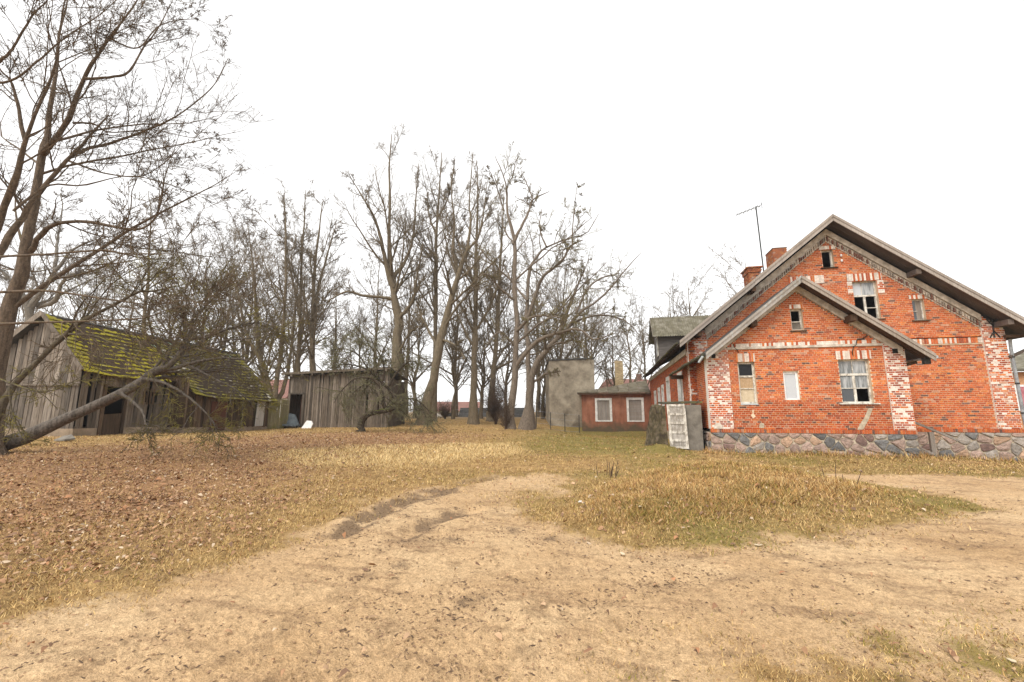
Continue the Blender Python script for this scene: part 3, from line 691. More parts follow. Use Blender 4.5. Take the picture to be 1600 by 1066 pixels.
for k, (y0, y1, z0, z1) in enumerate(SIDE_W):
    mb = MB(); x = MX0 - .05; w = .15
    mb.box(x, MX0 + .2, y0, y0 + w, z0, z1); mb.box(x, MX0 + .2, y1 - w, y1, z0, z1); mb.box(x, MX0 + .2, y0 + w, y1 - w, z1 - w * 1.6, z1)
    o = mb.build('side_window' if k else 'side_doorway', 'white_plaster', HOUSE)
    MB().box(MX0 + .1, MX0 + .14, y0 + w, y1 - w, z0, z1 - w * 1.6).build('pane', 'glass' if k else 'dark_inside', o)  # the doorway gets a near-black sheet painted as its unlit inside
    if k: MB().box(MX0 + .03, MX0 + .1, (y0 + y1) / 2 - .04, (y0 + y1) / 2 + .04, z0, z1 - w * 1.6).build('mullion', 'frame_old', o)
MB().box(MX0 - .09, MX0 + .02, MY + .3, YB - .5, 4.1, 4.34).build('eaves_frieze', 'plaster_band', HOUSE)
# patches of cement and long cracks filled on the wing's front
def blob(name, pts, mt, y, d=.012): MB().prism([(a, y, b_) for a, b_ in pts], (0, -d, 0)).build(name, mt, HOUSE)
blob('cement_patch', [(8.62, .94), (8.8, .95), (9.0, 1.28), (9.18, 1.68), (9.05, 1.7), (8.86, 1.32), (8.7, 1.1)], 'stone_mortar', AY - .01)
blob('cement_patch', [(5.23, 1.62), (5.33, 1.66), (5.3, 1.5), (5.36, 1.38), (5.25, 1.33), (5.19, 1.44), (5.26, 1.52)], 'mortar', AY - .01)
blob('cement_patch', [(5.44, .98), (5.6, .97), (5.62, 1.13), (5.52, 1.17), (5.45, 1.1)], 'stone_mortar', AY - .01)
blob('cement_patch', [(3.85, .94), (4.15, .94), (4.17, 1.05), (4.08, 1.14), (3.95, 1.15), (3.86, 1.06)], 'plaster_band', AY - .055, .03)
def crack(pts, y): 
    mb = MB()
    for a, b_ in zip(pts[:-1], pts[1:]): mb.bar((a[0], y, a[1]), (b_[0], y, b_[1]), .02, .022, up=(0, 1, 0))
    mb.build('crack', 'dark_inside', HOUSE)
crack([(9.3, 4.3), (9.1, 4.2), (8.95, 4.17), (8.9, 3.98), (8.82, 3.93), (8.75, 3.72), (8.76, 3.6)], AY - .052)
crack([(4.78, 4.16), (4.8, 4.02), (4.9, 3.92), (4.95, 3.8)], AY - .052)
for x0, z0 in ((3.95, 3.62), (10.0, 3.64)): MB().box(x0, x0 + .15, AY - .1, AY - .05, z0, z0 + .16).build('putlog_hole_shade', 'dark_inside', HOUSE)  # near-black blocks paint the shade of open putlog holes

# roofs
def slope_slab(mb, x0, z0, x1, z1, ya, yb, th): mb.hexa([(x0, ya, z0 - th), (x1, ya, z1 - th), (x1, yb, z1 - th), (x0, yb, z0 - th), (x0, ya, z0), (x1, ya, z1), (x1, yb, z1), (x0, yb, z0)])
FY = 19.36
mb = MB()
XL, XR = 3.0, 15.75
slope_slab(mb, XL, RZ - SL * (RX - XL), RX, RZ, FY, YB + .5, .07)
slope_slab(mb, RX, RZ, XR, RZ - SL * (XR - RX), FY, YB + .5, .07)
ROOF = mb.build('main_roof', 'roof_dark', HOUSE)
def barge(parent, x0, z0, x1, z1, y, mt, h1, h2=None):
    tx = np.array((x1 - x0, 0, z1 - z0)); L = np.linalg.norm(tx); tx /= L; n = max(1, int(L / 3.1)); s_ = 0
    for k in range(n):
        e = L * (k + 1) / n - .006; a = np.array((x0, y, z0)) + tx * s_; b_ = np.array((x0, y, z0)) + tx * e; j = random.uniform(-.012, .012)
        MB().prism([a + (0, 0, -.012 + j), b_ + (0, 0, -.012 + j), b_ + (0, 0, -.012 - h1 + j), a + (0, 0, -.012 - h1 + j)], (0, -.03 - random.uniform(0, .01), 0)).build('bargeboard', mt, parent)
        if h2: MB().prism([a + (0, .002, .01 + j), b_ + (0, .002, .01 + j), b_ + (0, .002, -.012 - h2 + j), a + (0, .002, -.012 - h2 + j)], (0, -.065, 0)).build('cover_strip', mt, parent)
        s_ = L * (k + 1) / n
barge(ROOF, XL + .05, RZ - SL * (RX - XL - .05) - .0, RX - .005, RZ, FY - .003, 'barge', .27, .1); barge(ROOF, RX + .005, RZ, XR, RZ - SL * (XR - RX), FY - .003, 'barge', .26, .1)
for sgn, xe in ((-1, XL), (1, XR)):
    for k in range(5):
        y0 = FY + .03 + k * .155; mb = MB(); zo = .1 + .004 * (k % 2)
        mb.hexa([(RX, y0, RZ - zo - .03), (xe, y0, RZ - SL * abs(xe - RX) - zo - .03), (xe, y0 + .147, RZ - SL * abs(xe - RX) - zo - .03), (RX, y0 + .147, RZ - zo - .03), (RX, y0, RZ - zo), (xe, y0, RZ - SL * abs(xe - RX) - zo), (xe, y0 + .147, RZ - SL * abs(xe - RX) - zo), (RX, y0 + .147, RZ - zo)])
        mb.build('soffit_board', 'soffit_gray', ROOF)
for x, dz in ((6.15, .36), (12.1, .36), (14.75, .36), (3.9, .36)):
    z = RZ - SL * abs(x - RX) - dz; MB().box(x - .09, x + .09, FY + .06, MY + .1, z - .13, z + .07).build('purlin', 'soffit_gray' if x > 9 else 'soffit', ROOF)
# eaves on the left flank: rafters ends under the slab, mossy edge
ze = RZ - SL * (RX - XL)
for k in range(24): y = FY + .4 + k * .82; MB().hexa([(XL + .04, y, ze - .17), (MX0 + .2, y, ze + .22), (MX0 + .2, y + .09, ze + .22), (XL + .04, y + .09, ze - .17), (XL + .04, y, ze - .05), (MX0 + .2, y, ze + .34), (MX0 + .2, y + .09, ze + .34), (XL + .04, y + .09, ze - .05)]).build('rafter_end', 'soffit', ROOF)
MB().tube([(XL - .02, y, ze - .02 + random.uniform(-.025, .02)) for y in np.linspace(FY + .1, YB + .4, 26)], [random.uniform(.035, .06) for _ in range(26)], 7).build('mossy_eaves_edge', 'roof_edge', ROOF)
MB().box(MX1 - .1, XR - .1, MY - .25, MY - .13, 4.36, 4.46).build('eaves_bracket', 'soffit', ROOF); MB().bar((MX1, MY - .1, 3.62), (XR + .3, MY - .1, 4.15), .1, .1).build('eaves_bracket', 'soffit_gray', ROOF)
def chimney(x0, x1, y0, y1, z0, z1, cap=True):
    core = MB().box(x0 + .012, x1 - .012, y0 + .012, y1 - .012, z0, z1).build('chimney', 'mortar_side', ROOF); mb = MB(); z = z0; k = 0
    while z < z1 - .01:
        off = .06 * (k % 2); gx = .05 if cap and z1 - .3 < z < z1 - .1 else (.1 if cap and z >= z1 - .1 else 0)
        x = x0 - gx - off
        while x < x1 + gx: a, b_ = max(x, x0 - gx), min(x + .12, x1 + gx); (b_ - a > .03) and mb.box(a, b_, y0 - gx, y0 + .1, z, z + .064, tuple(np.array(brick_tone()) * (.66, .85, 1.0))); x += .132
        y = y0 + .1
        while y < y1 + gx: mb.box(x0 - gx, x0 + .1, y, min(y + .24, y1 + gx), z, z + .064, tuple(np.array(brick_tone()) * (.66, .85, 1.0))); y += .255
        z += CJ; k += 1
    mb.build('chimney_bricks', 'brick', ROOF, kind='stuff')
    MB().box(x0 - .02, x1 + .02, y0 - .02, y1 + .02, z1 + .0, z1 + .04).build('chimney_top', 'concrete_wall', ROOF)
chimney(7.42, 8.0, 24.0, 24.9, 7.4, 9.05); chimney(9.75, 10.5, 27.0, 28.2, 8.6, 11.05, False)
# dormer, its own little gable roof running out to the left
DR = MB()
dy, dz, de, dex, dfx = 31.0, 8.05, 1.75, 3.0, 3.35
DORM = MB().hexa([(dfx, dy - 1.3, 4.6), (7.3, dy - 1.3, 6.5), (7.3, dy + 1.3, 6.5), (dfx, dy + 1.3, 4.6), (dfx, dy - 1.3, 6.7), (7.3, dy - 1.3, 6.72), (7.3, dy + 1.3, 6.72), (dfx, dy + 1.3, 6.7)]).build('dormer', 'dormer_wood', HOUSE)
MB().prism([(dfx, dy - 1.3, 6.7), (dfx, dy + 1.3, 6.7), (dfx, dy, dz - .15)], (3, 0, 0)).build('dormer_gable', 'dormer_wood', DORM)
for sg in (-1, 1):      # corrugated sheets: waves across x
    nx = 150; xs = np.linspace(dex, 7.7, nx); V = []; F = []
    for j, t in enumerate((0, 1)):
        for i, x in enumerate(xs): V.append((x, dy + sg * de * t, dz - 1.62 * t + .025 * math.sin(x * 2 * math.pi / .15)))
    for i in range(nx - 1): F.append((i, i + 1, nx + i + 1, nx + i))
    n0 = len(V); V += [(v[0], v[1], v[2] - .02) for v in V]; F += [tuple(n0 + q for q in f[::-1]) for f in F]; F += [(nx + i + 1, nx + i, n0 + nx + i, n0 + nx + i + 1) for i in range(nx - 1)]; F += [(0, nx, n0 + nx, n0)]
    mb = MB(); mb.add(V, F); mb.build('dormer_roof', 'roof_corrugated', DORM)
MB().prism([(dex + .02, dy - de, dz - 1.66), (dex + .02, dy - de + .14, dz - 1.66), (dex + .02, dy, dz - .12), (dex + .02, dy, dz + .02)], (-.03, 0, 0)).build('dormer_bargeboard', 'barge', DORM)
MB().box(dfx - .06, dfx - .01, dy - 1.2, dy - .5, 5.2, 6.5).build('dormer_window', 'frame_old', DORM); MB().box(dfx - .08, dfx - .061, dy - 1.1, dy - .6, 5.3, 6.4).build('pane', 'glass_curtain', DORM)
# roof of the wing
FA = 17.38
mb = MB(); XPR = 10.92
slope_slab(mb, PX, PZ, XPR, PZ - PS * (XPR - PX), FA, MY - .02, .06)
zl = lambda x: PZ - PS * (PX - x)
mb.hexa([(3.62, FA, zl(3.62) - .06), (PX, FA, PZ - .06), (PX, MY - .02, PZ - .06), (3.62, MY - .02, zl(3.62) - .06), (3.62, FA, zl(3.62)), (PX, FA, PZ), (PX, MY - .02, PZ), (3.62, MY - .02, zl(3.62))])
AROOF = mb.build('annex_roof', 'roof_dark', HOUSE)
mb = MB(); mb.hexa([(3.6, FA + .1, 3.66), (3.64, FA + .1, 3.7), (3.6, 21.9, 3.7), (2.95, 21.9, 3.28), (3.6, FA + .1, 3.73), (3.64, FA + .1, 3.77), (3.6, 21.9, 3.77), (2.95, 21.9, 3.35)]); mb.build('side_canopy', 'roof_edge', AROOF)
MB().tube([(3.6 - .66 * t, FA + .1 + 4.4 * t, 3.72 - .4 * t + random.uniform(-.03, .03)) for t in np.linspace(0, 1, 14)], [random.uniform(.05, .085) for _ in range(14)], 7).build('mossy_canopy_edge', 'roof_edge', AROOF)
MB().box(2.93, 3.5, 21.75, 21.9, 3.1, 3.28).build('canopy_beam', 'soffit', AROOF)
barge(AROOF, 3.64, zl(3.64), PX - .005, PZ, FA - .003, 'barge_blue', .24, .08); barge(AROOF, PX + .005, PZ, XPR, PZ - PS * (XPR - PX), FA - .003, 'barge', .24, .1)
for sgn, xe in ((-1, 3.62), (1, XPR)):
    for k in range(4):
        y0 = FA + .03 + k * .155; zo = .085 + .004 * (k % 2); zb = PZ - PS * abs(xe - PX)
        MB().hexa([(PX, y0, PZ - zo - .025), (xe, y0, zb - zo - .025), (xe, y0 + .148, zb - zo - .025), (PX, y0 + .148, PZ - zo - .025), (PX, y0, PZ - zo), (xe, y0, zb - zo), (xe, y0 + .148, zb - zo), (PX, y0 + .148, PZ - zo)]).build('soffit_board', 'soffit', AROOF)
for x in (5.45, 8.72): z = PZ - PS * abs(x - PX) - .34; MB().box(x - .1, x + .1, FA + .1, AY + .1, z - .12, z + .1).build('purlin', 'soffit', AROOF)
MB().bar((10.35, AY + .1, 3.2), (XPR - .15, AY + .1, 3.32), .12, .1).build('eaves_bracket', 'soffit', AROOF); MB().box(XPR - .2, XPR - .02, FA + .2, FA + .36, 3.2, 3.42).build('gutter_hook', 'metal_dark', AROOF)
MB().tube([(XPR + .03, FA - .02, 3.42), (XPR + .03, MY - .1, 3.42)], .05, 8).build('gutter', 'zinc', AROOF)
MB().tube([(3.52, FA - .05, 3.62), (3.4, FA + .1, 3.42)], .045, 8).build('gutter_stub', 'zinc', AROOF)
# iron anchor, downpipe, insulators
mb = MB(); c = np.array((14.63, MY - .09, 4.75))
for a, b_ in (((-.02, -.36), (.0, .36)), ((-.18, .38), (.0, .1)), ((.18, .38), (.0, .1)), ((-.16, -.36), (0, -.1)), ((.16, -.36), (0, -.1))): mb.bar(c + (a[0], 0, a[1]), c + (b_[0], 0, b_[1]), .03, .035, up=(0, 1, 0))
mb.build('wall_anchor', 'metal_dark', HOUSE)
PIPE = MB().tube([(15.06, MY - .12, 4.3), (15.05, MY - .1, 4.0), (15.05, MY - .1, 1.4), (15.07, MY - .1, 1.0), (15.09, MY - .14, .3)], .055, 10).build('downpipe', 'metal_gray', HOUSE, smooth=True)
for z in (3.6, 2.6, 1.5): MB().tube([(15.05, MY - .1, z), (15.05, MY - .1, z + .05)], .07, 10).build('pipe_collar', 'metal_dark', PIPE)
for z in (8.05, 7.82): MB().tube([(9.82, MY - .08, z), (9.82, MY - .08, z + .06), (9.82, MY - .08, z + .1)], [.035, .045, .02], 8).build('insulator', 'porcelain', HOUSE)

# antenna on the roof
ANT = thing('antenna', (8.26, 24.4, 8.6), 'thin television antenna mast leaning above the brick house roof', 'antenna')
MB().tube([(8.28, 24.4, 8.6), (8.2, 24.4, 12.6)], .035, 8).build('mast', 'metal_dark', ANT)
BOOM = MB().tube([(8.42, 24.4, 12.62), (7.2, 24.35, 12.2)], .028, 6).build('boom', 'metal_gray', ANT)
for k in range(7): t = k / 6; x = 8.42 - 1.22 * t; z = 12.62 - .42 * t; MB().tube([(x, 24.4 - .3 + .12 * t, z + .02), (x, 24.4 + .3 - .12 * t, z - .02)], .014, 5).build('antenna_rod', 'metal_gray', ANT)
MB().tube([(8.5, 24.4, 12.45), (8.5, 24.4, 12.8)], .02, 6).build('reflector', 'metal_gray', ANT)

# handrail remnant by the wall
gz = float(H(11.4, 19))
HR = thing('wooden_handrail', (11.41, 18.95, gz), 'broken grey wooden handrail sloping down against the stone base', 'handrail')
MB().box(11.33, 11.47, 18.9, 19.0, gz - .1, .84).build('post', 'board_gray', HR); MB().bar((10.62, 18.96, 1.36), (12.2, 18.96, .55), .06, .07).build('rail', 'board_gray', HR)
PL = thing('loose_plank', (11.1, 19.0, gz), 'short grey plank lying tilted against the foundation stones', 'plank'); MB().bar((10.82, 19.2, .45), (11.3, 18.75, .05), .22, .04).build('board', 'board_gray', PL)

# ------------------------------------------------------------------ cellar entrance with old door
gz = float(H(2.6, 18.2))
CE = thing('cellar_entrance', (2.65, 18.4, 0), 'concrete cellar entrance with earth banked on its left side', 'entrance')
MB().box(2.98, 3.55, 18.42, 20.0, -.2, 1.84).build('concrete_cheek', 'concrete_wall', CE)
mb = MB(); mb.prism([(2.16, 18.5, 1.86), (3.6, 18.36, 1.9), (3.62, 20.0, 1.96), (2.1, 20.0, 1.92)], (0, 0, .07)); mb.build('roof_slab', 'roof_edge', CE)
mb = MB(); V = []; F = []        # the crumbling bank on the left
cs = [(2.24, 1.86), (2.1, 1.78), (2.04, 1.5), (2.0, 1.15), (1.9, .8), (1.84, .4), (1.74, .0)]
for y in np.linspace(18.3, 20.0, 7):
    for x, z in cs: V.append((x + random.uniform(-.07, .07) - (y - 18.3) * .2, y + random.uniform(-.04, .04), z + random.uniform(-.06, .05)))
    V.append((2.25, y, -.3))
for i in range(6):
    for k in range(7): F.append((i * 8 + k, i * 8 + k + 1, i * 8 + 8 + k + 1, i * 8 + 8 + k))
F.append(tuple(range(8))); mb.add(V, F); mb.build('earth_bank', 'earth', CE)
OD = thing('old_panel_door', (2.63, 18.3, gz), 'peeling white panelled door closing the cellar entrance', 'door')
x0, x1, zb, zt = 2.3, 2.99, gz - .02, 1.86
def skew(x, z): return x + (z - zb) * -.03
mb = MB()
for a, b_ in ((x0, x0 + .1), (x1 - .1, x1)): mb.hexa([(skew(a, zb), 18.3, zb), (skew(b_, zb), 18.3, zb), (skew(b_, zb), 18.36, zb), (skew(a, zb), 18.36, zb), (skew(a, zt), 18.3, zt), (skew(b_, zt), 18.3, zt), (skew(b_, zt), 18.36, zt), (skew(a, zt), 18.36, zt)])
mb.build('stile', 'door_white', OD)
hs_ = zt - zb; rails = [(0, .05), (.16, .21), (.34, .40), (.55, .60), (.75, .80), (.95, 1.0)]
for a, b_ in rails: za, zc = zb + a * hs_, zb + b_ * hs_; MB().hexa([(skew(x0 + .1, za), 18.304, za), (skew(x1 - .1, za), 18.304, za), (skew(x1 - .1, za), 18.35, za), (skew(x0 + .1, za), 18.35, za), (skew(x0 + .1, zc), 18.304, zc), (skew(x1 - .1, zc), 18.304, zc), (skew(x1 - .1, zc), 18.35, zc), (skew(x0 + .1, zc), 18.35, zc)]).build('rail', 'door_white', OD)
for (a, b_), (c, d) in zip(rails[:-1], rails[1:]): za, zc = zb + b_ * hs_, zb + c * hs_; MB().hexa([(skew(x0 + .1, za), 18.33, za), (skew(x1 - .1, za), 18.33, za), (skew(x1 - .1, za), 18.345, za), (skew(x0 + .1, za), 18.345, za), (skew(x0 + .1, zc), 18.33, zc), (skew(x1 - .1, zc), 18.33, zc), (skew(x1 - .1, zc), 18.345, zc), (skew(x0 + .1, zc), 18.345, zc)]).build('door_panel', 'door_panel', OD)

# ------------------------------------------------------------------ low red outbuilding
RB = thing('plastered_outbuilding', (.6, 41, -.1), 'low red plastered outbuilding with two boarded white-framed windows', 'outbuilding')
mb = MB(); zt = 3.12
holes = [(-1.12, .22, .74, 2.66), (1.52, 2.86, .74, 2.68)]
xs = sorted({-2.3, 3.5, *[h[0] for h in holes], *[h[1] for h in holes]})
for a, b_ in zip(xs[:-1], xs[1:]):
    hh_ = [h for h in holes if h[0] <= a + 1e-6 and b_ <= h[1] + 1e-6]
    if hh_: mb.box(a, b_, 38.5, 38.8, -.6, hh_[0][2]); mb.box(a, b_, 38.5, 38.8, hh_[0][3], zt)
    else: mb.box(a, b_, 38.5, 38.8, -.6, zt)
mb.box(-2.3, -2.0, 38.8, 45.4, -.6, zt); mb.box(-2.0, 3.5, 45.1, 45.4, -.6, zt)
mb.build('wall', 'red_plaster', RB)
for k, (a, b_, c, d) in enumerate(holes):
    w = .15; mb = MB(); mb.box(a - .04, a + w, 38.46, 38.6, c - .04, d + .04); mb.box(b_ - w, b_ + .04, 38.46, 38.6, c - .04, d + .04); mb.box(a + w, b_ - w, 38.46, 38.6, d - w, d + .04); mb.box(a + w, b_ - w, 38.46, 38.6, c - .04, c + .06)
    fr = mb.build('window_frame', 'white_plaster', RB)
    if k == 0:
        x = a + w
        while x < b_ - w - .02: e = min(x + .21, b_ - w); MB().box(x + .004, e - .004, 38.56 + random.uniform(0, .01), 38.585, c + .06, d - w).build('board', 'board_gray', fr); x += .21
    else:
        z = c + .06
        while z < d - w - .02: e = min(z + .22, d - w); MB().box(a + w, b_ - w, 38.56 + random.uniform(0, .01), 38.585, z + .004, e - .004).build('board', 'board_gray', fr); z += .22
ev = [(-2.65, 38.1), (3.5, 38.1)]
for k in range(7):          # sheets of the front slope, raised seams between
    f0, f1 = k / 7, (k + 1) / 7; xa = -2.65 + 6.15 * f0; xb = -2.65 + 6.15 * f1 - .03
    tp = lambda x: (min(x, 3.45), 38.1 + 4.2 * min(1, max(.02, (x + 2.65) / 5.6)), 3.16 + 1.22 * min(1, max(.02, (x + 2.65) / 5.6)))
    a2, b2 = tp(xa), tp(xb); dzs = random.uniform(0, .02)
    mb = MB(); mb.hexa([(xa, 38.1, 3.12 + dzs), (xb, 38.1, 3.12 + dzs), (b2[0], b2[1], b2[2] - .05 + dzs), (a2[0], a2[1], a2[2] - .05 + dzs), (xa, 38.1, 3.17 + dzs), (xb, 38.1, 3.17 + dzs), (b2[0], b2[1], b2[2] + dzs), (a2[0], a2[1], a2[2] + dzs)])
    mb.build('roof_sheet', 'roof_gray', RB)
mb = MB(); mb.add([(-2.65, 38.1, 3.13), (3.1, 42.3, 4.36), (3.1, 45.6, 4.36), (-2.65, 45.6, 3.13), (-2.65, 38.1, 3.06), (3.1, 42.3, 4.28), (3.1, 45.6, 4.28), (-2.65, 45.6, 3.06)], [(0, 1, 2, 3), (7, 6, 5, 4), (0, 3, 7, 4), (3, 2, 6, 7)]); mb.build('roof', 'roof_gray', RB)
MB().box(-2.6, 3.45, 38.12, 38.2, 3.0, 3.1).build('fascia', 'soffit', RB)
mb = MB(); z = 3.4; k = 0
while z < 6.3:
    for x in np.arange(.68 - .13 * (k % 2), 1.44, .26):
        a, b_ = max(x, .68), min(x + .245, 1.44)
        if b_ - a > .04: mb.box(a, b_, 42.0, 42.1, z, z + .066, tuple(np.array((.4, .31, .18)) * random.uniform(.7, 1.2)))
    for y in np.arange(42.1, 42.7, .26): mb.box(.68, .8, y, y + .245, z, z + .066, tuple(np.array((.36, .27, .16)) * random.uniform(.7, 1.2)))
    z += CJ; k += 1
CH = MB().box(.7, 1.43, 42.02, 42.8, 3.4, 6.28).build('chimney', 'mortar', RB); mb.build('chimney_bricks', 'brick', CH, kind='stuff')

# ------------------------------------------------------------------ concrete tower block
def oriented(A, B, depth):
    A = np.array(A[:2]); B = np.array(B[:2]); u = (B - A) / np.linalg.norm(B - A); n = np.array((-u[1], u[0])); return A, B, B + n * depth, A + n * depth
ta, tb = at(859, 664, 40), at(931, 664, 40)
q = oriented(ta, tb, 4.6); TW = thing('concrete_tower', (*((ta + tb) / 2)[:2], .2), 'windowless grey concrete block rising behind the red outbuilding', 'tower')
z0, zl_, zr_ = -.4, 6.2, 6.4
mb = MB(); mb.hexa([(*q[0], z0), (*q[1], z0), (*q[2], z0), (*q[3], z0), (*q[0], zl_), (*q[1], zr_), (*q[2], zr_ - .5), (*q[3], zl_ - .5)]); mb.build('wall', 'concrete', TW)
c0 = np.mean(q, 0); mb = MB(); qq = [c0 + (p_ - c0) * 1.04 for p_ in q]
mb.hexa([(*qq[0], zl_ + .01), (*qq[1], zr_ + .01), (*qq[2], zr_ - .49), (*qq[3], zl_ - .49), (*qq[0], zl_ + .12), (*qq[1], zr_ + .12), (*qq[2], zr_ - .38), (*qq[3], zl_ - .38)]); mb.build('roof_slab', 'roof_dark', TW)
wu = (q[2] - q[1]) / np.linalg.norm(q[2] - q[1]); wnn = np.array((wu[1], -wu[0])); p0 = q[1] + wu * 2.2 + wnn * .012; p1 = q[1] + wu * 3.2 + wnn * .012
mb = MB(); mb.add([(*p0, 4.5), (*p1, 4.5), (*p1, 5.2), (*p0, 5.2)], [(0, 1, 2, 3)]); mb.build('window', 'glass_frost', TW)

# wire fence in front of the block
def fence_wire(name, label, A, B, n, h):
    A = np.array(A); B = np.array(B); T = thing(name, ((A + B) / 2).tolist() + [0], label, 'fence'); z = lambda p_: float(H(p_[0], p_[1]))
    for k in range(n + 1): p_ = A + (B - A) * k / n; MB().tube([(p_[0], p_[1], z(p_) - .1), (p_[0], p_[1], z(p_) + h)], .035, 6).build('post', 'metal_dark', T)
    for f in (.98, .65, .33, .05): MB().tube([(*(A + (B - A) * k / 8), z(A + (B - A) * k / 8) + h * f) for k in range(9)], .009, 4).build('wire', 'metal_gray', T)
fence_wire('wire_fence', 'rusty wire fence with thin posts before the concrete block', at(838, 662, 37)[:2], at(905, 664, 37)[:2], 3, 1.5)
fence_wire('wire_fence', 'low wire fence behind the trunks of the middle trees', at(640, 660, 46)[:2], at(835, 660, 46)[:2], 6, 1.4)

# ------------------------------------------------------------------ left barn
u_ = np.array((-.2, .98)); n_ = np.array((.98, .2)); RG = np.array((-22.05, 12.66))
def bp(s, w, z=None):
    p_ = RG + u_ * s + n_ * w; return p_ if z is None else np.array((*p_, z))
BARN = thing('plank_barn', (*bp(5, 0), .5), 'sagging plank barn with mossy broken roof behind leaning trees', 'barn')
ZR = 5.46; W1, E1, S1 = 1.75, 3.45, 4.5; W2, E2, S2 = 2.65, 2.62, 11.6; WL, EL = 2.7, 2.9
gzb = lambda p_: float(H(p_[0], p_[1]))
# foundation
mb = MB(); mb.hexa([(*bp(-.03, -WL), .2), (*bp(-.03, W1 + .02), .2), (*bp(S1, W1 + .02), .1), (*bp(S1, -WL), .1), (*bp(-.03, -WL), .92), (*bp(-.03, W1 + .02), .92), (*bp(S1, W1 + .02), .86), (*bp(S1, -WL), .86)])
mb.hexa([(*bp(S1 + .01, -WL), .1), (*bp(S1 + .01, W2), .1), (*bp(S2, W2), .0), (*bp(S2, -WL), .0), (*bp(S1 + .01, -WL), .84), (*bp(S1 + .01, W2), .84), (*bp(S2, W2), .62), (*bp(S2, -WL), .62)])
mb.build('foundation', 'foundation', BARN)
# gable planks, an upper and a lower tier
LG = WL + W1
ztg = lambda c: ZR - .12 - ((ZR - E1) / W1) * max(0, c - WL) if c > WL else ZR - .12 - ((ZR - EL) / WL) * (WL - c)
plank_wall(BARN, 'plank_gray', bp(0, -WL), bp(0, W1), lambda c: .88, lambda c: min(2.72, ztg(c)), .16)
plank_wall(BARN, 'plank_gray', bp(-.05, -WL), bp(-.05, W1 + .03), lambda c: 2.64, lambda c: max(2.66, ztg(c)), .17)
mb = MB(); a, b_ = bp(-.09, -WL, 2.62), bp(-.09, W1, 2.62); mb.bar(a, b_, .04, .07); mb.build('batten', 'plank_gray', BARN)
# flank: doorway and gaps
plank_wall(BARN, 'plank_shed', bp(0.03, W1), bp(S1, W1), lambda c: .86, lambda c: E1 - .1 - .12 * c / S1, .17, holes=[(1.0, 2.0, -1, 2.62), (2.9, 3.6, 2.0, 2.5), (.2, 4.4, 3.22, 3.4)], miss=.04, tilt=.02)
plank_wall(BARN, 'plank_brown', bp(S1, W2), bp(S2, W2), lambda c: .8 - .2 * c / 7, lambda c: E2 - .06, .17, holes=[(5.6, 6.5, -1, 2.3)], tilt=.015, miss=.02)
plank_wall(BARN, 'plank_brown', bp(S1, W1), bp(S1, W2), lambda c: .8, lambda c: E2 + .6, .17)
plank_wall(BARN, 'plank_brown', bp(S2, W2), bp(S2, -WL), lambda c: .4, lambda c: ZR - .15 - ((ZR - E2) / W2) * abs(c - W2), .2)
MB().prism([bp(.3, -WL, .3), bp(S2 - .2, -WL, .3), bp(S2 - .2, -WL, EL), bp(.3, -WL, EL)], (.05, 0, 0)).build('rear_wall', 'plank_gray', BARN)
MB().prism([bp(3.9, W1 - .5, .6), bp(3.9, -WL + .2, .6), bp(3.9, -WL + .2, 3.2), bp(3.9, W1 - .5, 3.2)], (-.05, .02, 0)).build('inner_wall', 'dark_inside', BARN)  # near-black colour puts the barn's inner shade behind the doorway
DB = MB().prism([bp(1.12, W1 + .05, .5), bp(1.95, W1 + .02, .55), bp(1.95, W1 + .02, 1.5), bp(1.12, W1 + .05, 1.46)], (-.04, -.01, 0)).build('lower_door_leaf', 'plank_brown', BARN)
for s_ in (1.0, 2.0): p_ = bp(s_, W1 + .03); MB().box(p_[0] - .06, p_[0] + .06, p_[1] - .06, p_[1] + .06, .5, 2.7).build('door_post', 'plank_brown', BARN)
for k in range(4): p_ = bp(2.98 + k * .17, W1 + .01); plank(BARN, 'slat', 'plank_brown', (*p_, 1.9), (.09, .025, .75), math.atan2(u_[1], u_[0]))
MB().prism([bp(6.1, W2 + .05, .6), bp(7.3, W2 + .05, .55), bp(7.3, W2 + .05, 2.1), bp(6.1, W2 + .05, 2.1)], (.04, .01, 0)).build('red_brown_door', 'door_brown', BARN)
MB().bar(bp(.3, W1 + .06, 3.28), bp(2.0, W1 + .06, 3.05), .05, .08).build('loose_batten', 'plank_gray', BARN)
for k in range(6):          # white slatted door
    s_ = S1 + 5.6 + .03 + k * .145; p_ = bp(s_ + .07, W2 + .03); plank(BARN, 'white_slat', 'plank_white', (*p_, .66), (.115, .03, 1.55), math.atan2(u_[1], u_[0]), .05)
# roof boarding under the shingles and the shingles themselves
def roof_quad(name, P4, mt, th=.04): 
    P4 = [np.array(p_) for p_ in P4]; nn = np.cross(P4[1] - P4[0], P4[3] - P4[0]); nn /= np.linalg.norm(nn)
    return MB().prism(P4, nn * th if nn[2] < 0 else -nn * th).build(name, mt, BARN)
ROOF1 = roof_quad('roof_boarding', [bp(-.25, .0, ZR), bp(-.25, W1 + .25, E1 - .28), bp(S1 + .1, W1 + .25, E1 - .4), bp(S1 + .1, 0, ZR - .06)], 'plank_brown')
ROOF2 = roof_quad('roof_boarding', [bp(S1 + .1, 0, ZR - .1), bp(S1 + .1, W2 + .25, E2 - .2), bp(S2 + .25, W2 + .3, E2 - .35), bp(S2 + .25, 0, ZR - .05)], 'plank_brown')
roof_quad('rear_roof', [bp(-.3, 0, ZR + .02), bp(S2 + .2, 0, ZR), bp(S2 + .2, -WL - .3, EL - .2), bp(-.3, -WL - .3, EL - .2)], 'shingle_stuff' if False else 'roof_dark', .09)
